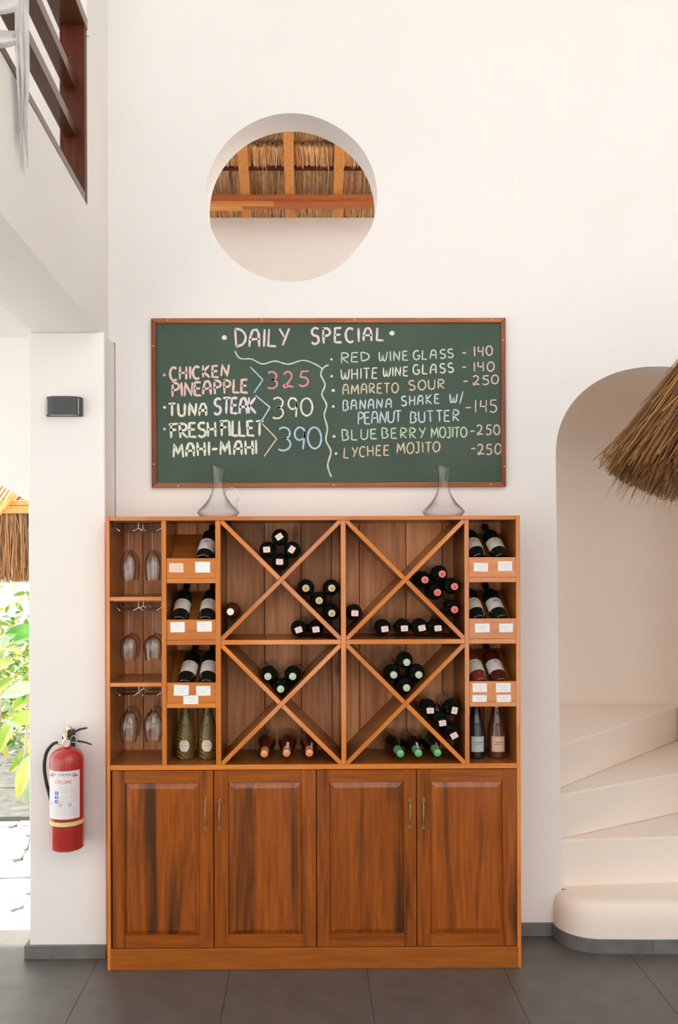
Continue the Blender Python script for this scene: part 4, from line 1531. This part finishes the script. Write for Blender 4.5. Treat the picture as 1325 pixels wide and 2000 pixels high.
FONT = {
    'A': (.72, [[(0, 0), (.05, .55), (.2, .95), (.45, .98), (.58, .75), (.62, 0)], [(.02, .42), (.62, .45)]]),
    'B': (.62, [[(.05, 0), (.03, 1)], [(0, 1)] + arcp(.2, .76, .33, .23, 90, -80) + [(.08, .52)] + arcp(.22, .27, .38, .26, 85, -90) + [(0, 0)]]),
    'C': (.62, [arcp(.34, .5, .34, .5, 50, 310, 14)]),
    'D': (.68, [[(.05, 0), (0, 1)], [(-.02, .98)] + arcp(.1, .5, .55, .48, 85, -85, 12) + [(.03, 0)]]),
    'E': (.55, [[(.5, .98), (.03, .96), (.02, .02), (.55, 0)], [(.03, .5), (.45, .53)]]),
    'F': (.6, [[(.12, 0), (.1, .96)], [(-.08, .94), (.6, 1)], [(-.02, .55), (.5, .58)]]),
    'G': (.68, [arcp(.34, .5, .34, .5, 55, 340, 14) + [(.66, .45), (.38, .45)]]),
    'H': (.62, [[(.02, 0), (.0, 1)], [(.58, 0), (.56, 1)], [(0, .5), (.58, .52)]]),
    'I': (.1, [[(.05, 0), (.04, 1)]]),
    'J': (.5, [[(.1, 1), (.5, 1)], [(.35, 1), (.35, .2)] + arcp(.17, .18, .18, .18, 0, -150, 8)]),
    'K': (.6, [[(.02, 0), (0, 1)], [(.55, 1), (.04, .48), (.6, 0)]]),
    'L': (.5, [[(.02, 1), (0, .02), (.5, 0)]]),
    'M': (.8, [[(0, 0), (.06, 1), (.36, .25), (.66, 1), (.78, 0)]]),
    'N': (.66, [[(0, 0), (.03, 1), (.55, .03), (.62, 1)]]),
    'O': (.7, [arcp(.35, .5, .35, .5, 95, 460, 18)]),
    'P': (.6, [[(.08, 0), (.05, 1)], [(-.02, .96)] + arcp(.22, .74, .35, .25, 90, -90) + [(.06, .48)]]),
    'R': (.62, [[(.06, 0), (.03, 1)], [(-.02, .96)] + arcp(.22, .75, .34, .24, 90, -90) + [(.06, .5), (.6, 0)]]),
    'S': (.58, [arcp(.3, .76, .27, .24, 40, 250, 10) + arcp(.28, .26, .28, .26, 80, -150, 10)]),
    'T': (.6, [[(0, .98), (.62, 1)], [(.31, .98), (.32, 0)]]),
    'U': (.62, [[(0, 1), (.02, .3)] + arcp(.3, .28, .28, .28, 180, 360, 9) + [(.6, 1)]]),
    'V': (.6, [[(0, 1), (.3, 0), (.6, 1)]]),
    'W': (.85, [[(0, 1), (.05, .25), (.15, .04), (.3, .1), (.42, .8)], [(.42, .8), (.46, .15), (.6, .03), (.75, .2), (.85, 1)]]),
    'Y': (.6, [[(0, .98), (.3, .5)], [(.62, 1), (.18, 0)]]),
    '-': (.45, [[(0, .45), (.45, .48)]]),
    '/': (.3, [[(.3, 1.1), (0, -.05)]]),
    '.': (.1, [[(0, 0), (.06, 0)]]),
    '0': (.66, [arcp(.33, .5, .33, .5, 100, 462, 18)]),
    '1': (.12, [[(.06, 1), (.06, 0)]]),
    '2': (.7, [arcp(.3, .72, .26, .28, 160, -30, 9) + [(.2, .1)] + arcp(.16, .1, .1, .1, 90, 300, 6) + [(.4, .1), (.7, .04)]]),
    '3': (.6, [arcp(.25, .75, .3, .25, 140, -60, 9) + [(.2, .52)] + arcp(.22, .27, .36, .27, 70, -130, 10)]),
    '4': (.6, [[(.02, 1), (.0, .5), (.55, .48)], [(.5, 1), (.5, 0)]]),
    '5': (.6, [[(.6, 1), (.12, .97), (.08, .6)] + arcp(.26, .3, .32, .3, 95, -140, 12)]),
    '9': (.5, [arcp(.26, .7, .25, .29, 20, 380, 14) + [(.48, .5), (.44, 0)]]),
}


def resample(pts, n=3):
    out = []
    for i in range(len(pts) - 1):
        for k in range(n):
            t = k / n
            out.append((pts[i][0] + (pts[i + 1][0] - pts[i][0]) * t, pts[i][1] + (pts[i + 1][1] - pts[i][1]) * t))
    out.append(pts[-1])
    return out


def ribbon(mb, pts, w, mapf, rg):
    """flat chalk stroke through 2-D points (photo-plane pixels), mapf gives the 3-D point"""
    n = len(pts)
    V = []
    for i in range(n):
        a, c = Vector(pts[max(i - 1, 0)]), Vector(pts[min(i + 1, n - 1)])
        d = (c - a)
        d = d.normalized() if d.length > 1e-6 else Vector((1, 0))
        nr = Vector((-d.y, d.x))
        ww = w * 0.5 * rg.uniform(0.8, 1.15) * (0.75 if i in (0, n - 1) else 1)
        p = Vector(pts[i])
        V += [mapf(*(p + nr * ww)), mapf(*(p - nr * ww))]
    mb.add(V, [(2 * i, 2 * i + 1, 2 * i + 3, 2 * i + 2) for i in range(n - 1)])


def write(mb, text, x0, x1, b0, b1, h0, h1, w, mapf, rg, jit=0.03):
    ws = [FONT[c][0] if c != ' ' else .5 for c in text]
    n = len(text)
    hm = (h0 + h1) / 2
    tot = sum(ws)
    adv = (x1 - x0)
    ltot = tot * hm * 0.92
    gap = (adv - ltot) / max(n - 1, 1)
    sc = 1.0
    if gap < 0.10 * hm and n > 1:
        sc = (adv - 0.10 * hm * (n - 1)) / ltot
        gap = 0.10 * hm
    elif n > 1 and gap > 0.3 * hm:
        sc = (adv - 0.3 * hm * (n - 1)) / ltot
        gap = 0.3 * hm
    x = x0
    for c, cw in zip(text, ws):
        W = cw * hm * 0.92 * sc
        if c != ' ':
            t = ((x + W / 2) - x0) / adv
            bb, hh = b0 + (b1 - b0) * t, h0 + (h1 - h0) * t
            sx = hm * 0.92 * sc
            jx, jy, sh = rg.uniform(-jit, jit) * hm, rg.uniform(-jit, jit) * hm, rg.uniform(-.04, .06)
            for stroke in FONT[c][1]:
                pts = [(x + jx + u * sx + sh * v * hh, bb + jy - v * hh) for u, v in resample(stroke, 3)]
                ribbon(mb, pts, w, mapf, rg)
        x += W + gap


ZCH = [YBD - 0.0006]


def on_board(px, py):
    return at(px, py, YBD - 0.0006)


rg = random.Random(77)
LINES = [
    ('pinkwhite', 4.6, [('DAILY', 461, 566, 677, 675, 35, 33), ('SPECIAL', 609, 751, 672, 665, 32, 24)]),
    ('pink', 4.7, [('CHICKEN', 334, 448, 743, 734, 26, 22)]),
    ('pink', 4.7, [('PINEAPPLE', 337, 486, 774, 766, 27, 26)]),
    ('cream', 4.9, [('TUNA', 330, 407, 812, 811, 24, 24)]),
    ('lilac', 5.0, [('STEAK', 419, 502, 809, 806, 31, 31)]),
    ('cream', 4.9, [('FRESH', 333, 423, 856, 851, 28, 28), ('FILLET', 432, 515, 852, 850, 30, 29)]),
    ('cream', 4.9, [('MAHI-MAHI', 340, 503, 892, 886, 26, 27)]),
    ('rose', 3.6, [('325', 526, 603, 759, 754, 33, 29)]),
    ('cream', 3.6, [('390', 535, 613, 818, 811, 42, 33)]),
    ('skyblue', 3.6, [('390', 546, 628, 880, 875, 46, 41)]),
    ('green', 2.7, [('RED', 667, 724, 710, 704, 21, 16), ('WINE', 742, 799, 706, 704, 19, 18), ('GLASS', 809, 888, 703, 699, 18, 17)]),
    ('cream', 2.7, [('WHITE', 668, 738, 742, 739, 20, 21), ('WINE', 750, 799, 736, 734, 18, 18), ('GLASS', 809, 888, 732, 728, 19, 18)]),
    ('peach', 2.7, [('AMARETO', 671, 779, 771, 767, 20, 19), ('SOUR', 801, 870, 763, 759, 19, 18)]),
    ('blue', 2.8, [('BANANA', 671, 767, 802, 797, 20, 18), ('SHAKE', 786, 860, 793, 788, 19, 18), ('W', 881, 898, 788, 787, 18, 18), ('/', 900, 906, 788, 788, 21, 21)]),
    ('blue', 2.8, [('PEANUT', 700, 785, 829, 824, 24, 22), ('BUTTER', 802, 898, 826, 823, 21, 22)]),
    ('green', 2.7, [('BLUE', 669, 737, 861, 857, 21, 19), ('BERRY', 747, 832, 856, 856, 20, 20), ('MOJITO', 845, 913, 856, 854, 21, 19)]),
    ('peach', 2.7, [('LYCHEE', 673, 761, 895, 889, 20, 20), ('MOJITO', 777, 860, 887, 883, 22, 19)]),
    ('pink', 2.6, [('140', 928, 965, 697, 694, 20, 18), ('140', 928, 967, 726, 725, 18, 18), ('250', 925, 975, 753, 750, 18, 17), ('145', 930, 973, 807, 806, 25, 24),
                   ('250', 933, 978, 850, 850, 19, 19), ('250', 934, 980, 889, 888, 20, 20)]),
]
for mt, w, items in LINES:
    for (t, x0, x1, b0, b1, h0, h1) in items:
        mb = MB('chalk_' + mt)
        write(mb, t, x0, x1, b0, b1, h0, h1, w, on_board, rg)
        mb.build('chalk_lettering', cb)
    if mt == 'pink' and len(items) == 6:
        mb = MB('chalk_' + mt)
        for (xa, xb, yy) in ((905, 913, 690), (905, 913, 718), (907, 916, 745.5), (911, 922, 797), (920, 929, 843), (922, 931, 877)):
            ribbon(mb, resample([(xa, yy), (xb, yy - 0.5)], 3), 2.6, on_board, rg)
        mb.build('chalk_dash', cb)


def dots(col, L_):
    for x, y, r in L_:
        mb = MB('chalk_' + col)
        mb.add([at(x + r * math.cos(2 * PI * k / 10) * (1 + .2 * (k % 2)), y + r * math.sin(2 * PI * k / 10), YBD - 0.0007) for k in range(10)], [tuple(range(10))])
        mb.build('chalk_dot', cb)


dots('cream', [(440, 659, 4.8), (767.7, 651, 4.8), (323, 795, 2.8), (649, 702, 2.2), (649.5, 734.8, 2.4), (652.3, 762.7, 3), (652.3, 794, 2.6), (653.7, 852.4, 2.8), (657.4, 886, 2.6)])
dots('rose', [(322.6, 731.7, 3)])
dots('skyblue', [(322.6, 837, 2.8)])


def smooth_line(P, n=6):
    out = []
    for i in range(len(P) - 1):
        p0, p1, p2, p3 = P[max(i - 1, 0)], P[i], P[i + 1], P[min(i + 2, len(P) - 1)]
        for k in range(n):
            t = k / n
            out.append(tuple(0.5 * (2 * p1[j] + (p2[j] - p0[j]) * t + (2 * p0[j] - 5 * p1[j] + 4 * p2[j] - p3[j]) * t * t
                                    + (3 * p1[j] - p0[j] - 3 * p2[j] + p3[j]) * t ** 3) for j in (0, 1)))
    out.append(P[-1])
    return out


def z4(P):
    return [(x / 3.68 + 290, y / 3.68 + 610) for x, y in P]


mb = MB('chalk_grey')
ribbon(mb, smooth_line(z4([(627, 278), (665, 330), (745, 335), (825, 370), (915, 350), (1010, 372), (1115, 345), (1200, 370), (1255, 405)])), 2.6, on_board, rg)
ribbon(mb, smooth_line(z4([(1300, 378), (1262, 400), (1245, 450), (1275, 520), (1252, 590), (1285, 665), (1268, 740), (1290, 830), (1280, 920), (1315, 1000), (1292, 1100), (1318, 1185)])), 3.2, on_board, rg)
mb.build('chalk_line', cb)
for col, P in (('skyblue', [(490.5, 716.5), (515, 741.5), (497, 767.6)]), ('blue', [(500.6, 772), (528.6, 795.3), (511.5, 823)]), ('peach', [(512.8, 826.8), (541.4, 856.7), (517, 891)])):
    mb = MB('chalk_' + col)
    ribbon(mb, resample(P, 6), 2.7, on_board, rg)
    mb.build('chalk_line', cb)

# ------------------------------------------------------------------ wall sconce
sc_ = empty('wall_lamp', (0, 0, 0), label='dark grey curved wall lamp on the white pillar', cat='lamp')
Xc, Zc_ = fx(127, 0.10), fz(792.5, 0.09)
hw, hh = 0.083, 0.0425
outer = [(Xc - hw, PYF)] + [(Xc + hw * math.copysign(abs(math.cos(a)) ** 0.55, math.cos(a)), PYF - 0.055 * abs(math.sin(a)) ** 0.75) for a in [PI - PI * i / 20 for i in range(21)]] + [(Xc + hw, PYF)]
inner = [(Xc + (x - Xc) * 0.96, PYF + (y - PYF) * 0.94) for x, y in outer]
n = len(outer)
V = [(x, y, z) for z in (Zc_ - hh, Zc_ + hh) for x, y in outer] + [(x, y, z) for z in (Zc_ - hh, Zc_ + hh) for x, y in inner]
Fs = []
for i in range(n - 1):
    Fs += [(i, i + 1, n + i + 1, n + i), (2 * n + i + 1, 2 * n + i, 3 * n + i, 3 * n + i + 1), (i + 1, i, 2 * n + i, 2 * n + i + 1), (n + i, n + i + 1, 3 * n + i + 1, 3 * n + i)]
part('shade', sc_, 'sconce_grey', lambda m: m.add(V, Fs), smooth=50)
bx('diffuser', sc_, 'diffuser_white', Xc - hw * 0.88, Xc + hw * 0.88, PYF - 0.040, PYF - 0.001, Zc_ - hh + 0.004, Zc_ + hh - 0.006)
bx('backplate', sc_, 'sconce_grey', Xc - hw * 0.98, Xc + hw * 0.98, PYF - 0.003, PYF, Zc_ - hh, Zc_ + hh)

# ------------------------------------------------------------------ fire extinguisher
EY = PYF - 0.088
EX, ER = fx(130.5, EY), 0.0752
fe = empty('fire_extinguisher', (EX, EY, 0), label='red fire extinguisher with white label hung on the white pillar', cat='extinguisher')
zb, zs, zn = fz(1651, EY), fz(1476, EY), fz(1457, EY)


def L2(px, py, yo=0.0):
    p = at(px, py, EY + yo)
    return (p.x - EX, yo, p.z)


part('cylinder', fe, 'extinguisher_red', lambda m: m.lathe([(0, zb + .012), (0.060, zb + .008), (ER - .004, zb), (ER - .001, zb + .004), (ER - .001, zb + 0.030), (ER, zb + .033), (ER, zs - 0.012),
     (ER - .001, zs), (ER - .006, zs + 0.014), (0.055, zs + 0.032), (0.035, zn - 0.002), (0.020, zn + 0.003), (0.018, zn + 0.012), (0, zn + 0.012)], 48), smooth=35)


def fe_label(m):
    r = ER + 0.0006
    a0, a1 = R(-68), R(62)
    zt_, zl = fz(1496, EY), fz(1588, EY)
    m.patch(r, zl, zt_, a0, a1, 28)
    hgt = zt_ - zl

    def mp(u, v):     # u metres along the arc from -Y, v metres up from the label bottom; given as (x, -y)
        a = u / r
        return ((r + .0005) * math.sin(a), -(r + .0005) * math.cos(a), zl - v)
    rr_ = random.Random(2)
    m.use(1)
    write(m, 'DRY CHEMICAL', -0.062, 0.066, -hgt + 0.021, -hgt + 0.021, 0.011, 0.011, 0.0017, mp, rr_, 0.0)
    m.use(2)
    write(m, 'CYCLONE', -0.032, 0.040, -hgt * 0.745, -hgt * 0.745, 0.013, 0.013, 0.0020, mp, rr_, 0.0)
    for (ua, ub) in ((-0.075, -0.046), (0.046, 0.072)):
        m.patch(r + .0004, zl + hgt * 0.875, zl + hgt * 0.905, ua / r, ub / r, 5)
    m.use(3)
    for k in range(3):
        zc = zl + hgt * (0.545 - 0.088 * k)
        m.patch(r + .0004, zc - 0.0068, zc + 0.0068, -0.036 / r, -0.018 / r, 3)
    m.use(4)
    for k in range(3):
        zc = zl + hgt * (0.545 - 0.088 * k)
        m.patch(r + .0007, zc - 0.003, zc + 0.004, (-0.030 + 0.002 * k) / r, (-0.025 + 0.002 * k) / r, 2)
    m.use(5)
    for k in range(13):
        zc = zl + hgt * (0.66 - 0.047 * k)
        for (ua, ub) in ((-0.080, -0.045), (-0.010, 0.030), (0.042, 0.072)) if zc > zl + 0.35 * hgt else ((-0.078, 0.030), (0.042, 0.072)):
            if rr_.random() < 0.85:
                m.patch(r + .0004, zc - .0006, zc + .0006, ua / r, (ub - rr_.uniform(0, .01)) / r, 6)
    m.patch(r + .0004, zl + .004, zl + hgt * 0.78, 0.0365 / r, 0.0372 / r, 1)
    for uc, mi_ in ((-0.062, 3), (-0.008, 2), (0.033, 3)):
        m.use(mi_)
        zc = zl + hgt * 0.295
        P = [(uc + 0.0062 * math.cos(t), -(zc - zl) + 0.0062 * math.sin(t)) for t in [2 * PI * i / 14 for i in range(15)]]
        ribbon(m, P, 0.0022, mp, rr_)


part('label', fe, ('label_paper', 'ink', 'label_red', 'label_blue', 'card_white', 'ink_grey'), fe_label)
part('strap', fe, 'strap_yellow', lambda m: m.lathe([(ER, fz(1602, EY)), (ER + .0015, fz(1602, EY)), (ER + .0015, fz(1594, EY)), (ER, fz(1594, EY))], 40), smooth=40)
part('bracket', fe, 'rubber_black', lambda m: (m.box(-0.014, 0.014, ER - 0.002, 0.0878, zb + 0.05, fz(1430, EY)), m.box(-0.007, 0.007, 0.03, 0.0878, fz(1434, EY), fz(1428, EY))))
part('valve', fe, 'chrome', lambda m: (m.lathe([(0.0135, zn + .008), (0.0135, zn + 0.036), (0.010, zn + 0.042), (0.010, zn + 0.060), (0, zn + 0.060)], 20, Matrix.Translation(L2(128, 1086)) @ Matrix.Translation((0, 0, -H))),
                                      m.tube([L2(112, 1451), L2(124, 1451)], 0.0035, 8)), smooth=40)
gz_ = Matrix.Translation(L2(129, 1450, -0.026)) @ Matrix.Rotation(PI / 2, 4, 'X')
part('pressure_gauge', fe, ('chrome', 'gauge_face', 'card_white'), lambda m: (m.lathe([(0.0175, -0.012), (0.0185, 0.0), (0.0160, 0.002), (0.0150, 0.001)], 24, gz_),
     m.use(1).lathe([(0.0152, 0.0008), (0, 0.0009)], 24, gz_), m.use(2).box(-0.001, 0.007, -0.001, 0.001, 0.001, 0.0014, gz_)), smooth=40)
part('carry_handle', fe, 'rubber_black', lambda m: (m.tube([L2(124, 1445), L2(136, 1443.5), L2(152, 1445), L2(166, 1447.5), L2(178.5, 1452)], [0.006, 0.0058, 0.0048, 0.0045, 0.0035], 8)), smooth=60)
part('lever', fe, 'rubber_black', lambda m: (m.tube([L2(122.5, 1440), L2(130, 1438)], [0.009, 0.009], 8), m.tube([L2(128, 1438), L2(140, 1430), L2(156, 1422), L2(170, 1419.5)], [0.008, 0.0055, 0.005, 0.0040], 8)), smooth=60)
part('safety_ring', fe, 'chrome', lambda m: m.tube([L2(144 + 6.5 * math.cos(a), 1441 + 6.5 * math.sin(a), -0.008) for a in [2 * PI * i / 20 for i in range(21)]], 0.0010, 6), smooth=60)
part('yellow_tag', fe, 'strap_yellow', lambda m: m.prism([(L2(126, 0)[0], fz(1428, EY)), (L2(131, 0)[0], fz(1420, EY)), (L2(133, 0)[0], fz(1430, EY)), (L2(132, 0)[0], fz(1444, EY)), (L2(130, 0)[0], fz(1444, EY))], -0.0135, -0.0125, 'Y'))
part('hook', fe, 'chrome', lambda m: m.lathe([(0, -0.02), (0.012, -0.018), (0.015, -0.006), (0.012, 0.006), (0, 0.010)], 16, Matrix.Translation(L2(135, 1421, 0.035)) @ Matrix.Rotation(PI / 2, 4, 'X')), smooth=60)
hp = smooth_line([(112, 1447.5), (103, 1451), (92, 1464), (87, 1482), (86.5, 1502), (90, 1525), (95, 1545), (99.5, 1562)], 5)
part('hose', fe, 'rubber_black', lambda m: m.tube([L2(x, y, -0.008 + 0.02 * i / len(hp)) for i, (x, y) in enumerate(hp)], [0.0062 + 0.0018 * min(1, i / 8) for i in range(len(hp))], 12), smooth=60)

# ------------------------------------------------------------------ big straw pendant shade
pl_ = empty('straw_pendant_lamp', (0, 0, 0), label='large shaggy straw pendant lampshade hanging before the arched alcove', cat='lamp')
LY = -1.0
apex = at(1584, 360, LY)
rng = random.Random(19)
mb = MB('lamp_straw_brown', 'lamp_straw_dark', 'lamp_straw_light')
LS = 668 * S * (D + LY) / D
for k in range(11000):
    inner_ = k < 3500
    az = rng.uniform(0, 2 * PI)
    th = R(rng.uniform(22, 30) if inner_ else rng.gauss(31.0, 1.0))
    L0 = LS * rng.uniform(0.15, 0.74)
    L1 = min(LS * 1.0, L0 + LS * rng.uniform(0.22, 0.38))
    L1 = LS * (1 - abs(rng.gauss(0, 0.02))) if rng.random() < 0.5 else L1
    lift = rng.uniform(0, 0.03) + (rng.random() < 0.12) * rng.uniform(0, 0.05)
    u0 = Vector((math.sin(th) * math.cos(az), math.sin(th) * math.sin(az), -math.cos(th)))
    az2, th2 = az + rng.gauss(0, 0.18 if rng.random() < 0.35 else 0.08), th + rng.gauss(0, 0.032) + lift * 0.6
    u1 = Vector((math.sin(th2) * math.cos(az2), math.sin(th2) * math.sin(az2), -math.cos(th2)))
    mb.use(rng.choice([0, 0, 0, 1, 1, 2])).strand(apex + u0 * L0, apex + u1 * L1, rng.uniform(0.0012, 0.0030))
for k in range(500):
    az = rng.uniform(0, 2 * PI)
    th = R(rng.uniform(28, 33))
    u0 = Vector((math.sin(th) * math.cos(az), math.sin(th) * math.sin(az), -math.cos(th)))
    p = apex + u0 * LS * rng.uniform(0.92, 0.97)
    mb.use(0).strand(p, p + u0 * rng.uniform(0.06, 0.10) + Vector((0, 0, -0.02)), 0.0009)
tag(mb.build('straw', pl_), kind='stuff')
part('shade_core', pl_, 'lamp_straw_dark', lambda m: m.lathe([(0.06, -0.08), (math.sin(R(29)) * LS * 0.93, -math.cos(R(29)) * LS * 0.93),
     (math.sin(R(28.5)) * LS * 0.92, -math.cos(R(28.5)) * LS * 0.92), (0.05, -0.09)], 40, Matrix.Translation(apex)), smooth=40)
part('cord', pl_, 'rubber_black', lambda m: m.tube([apex - Vector((0, 0, 0.3)), (apex.x, apex.y, 6.3)], 0.006, 8))
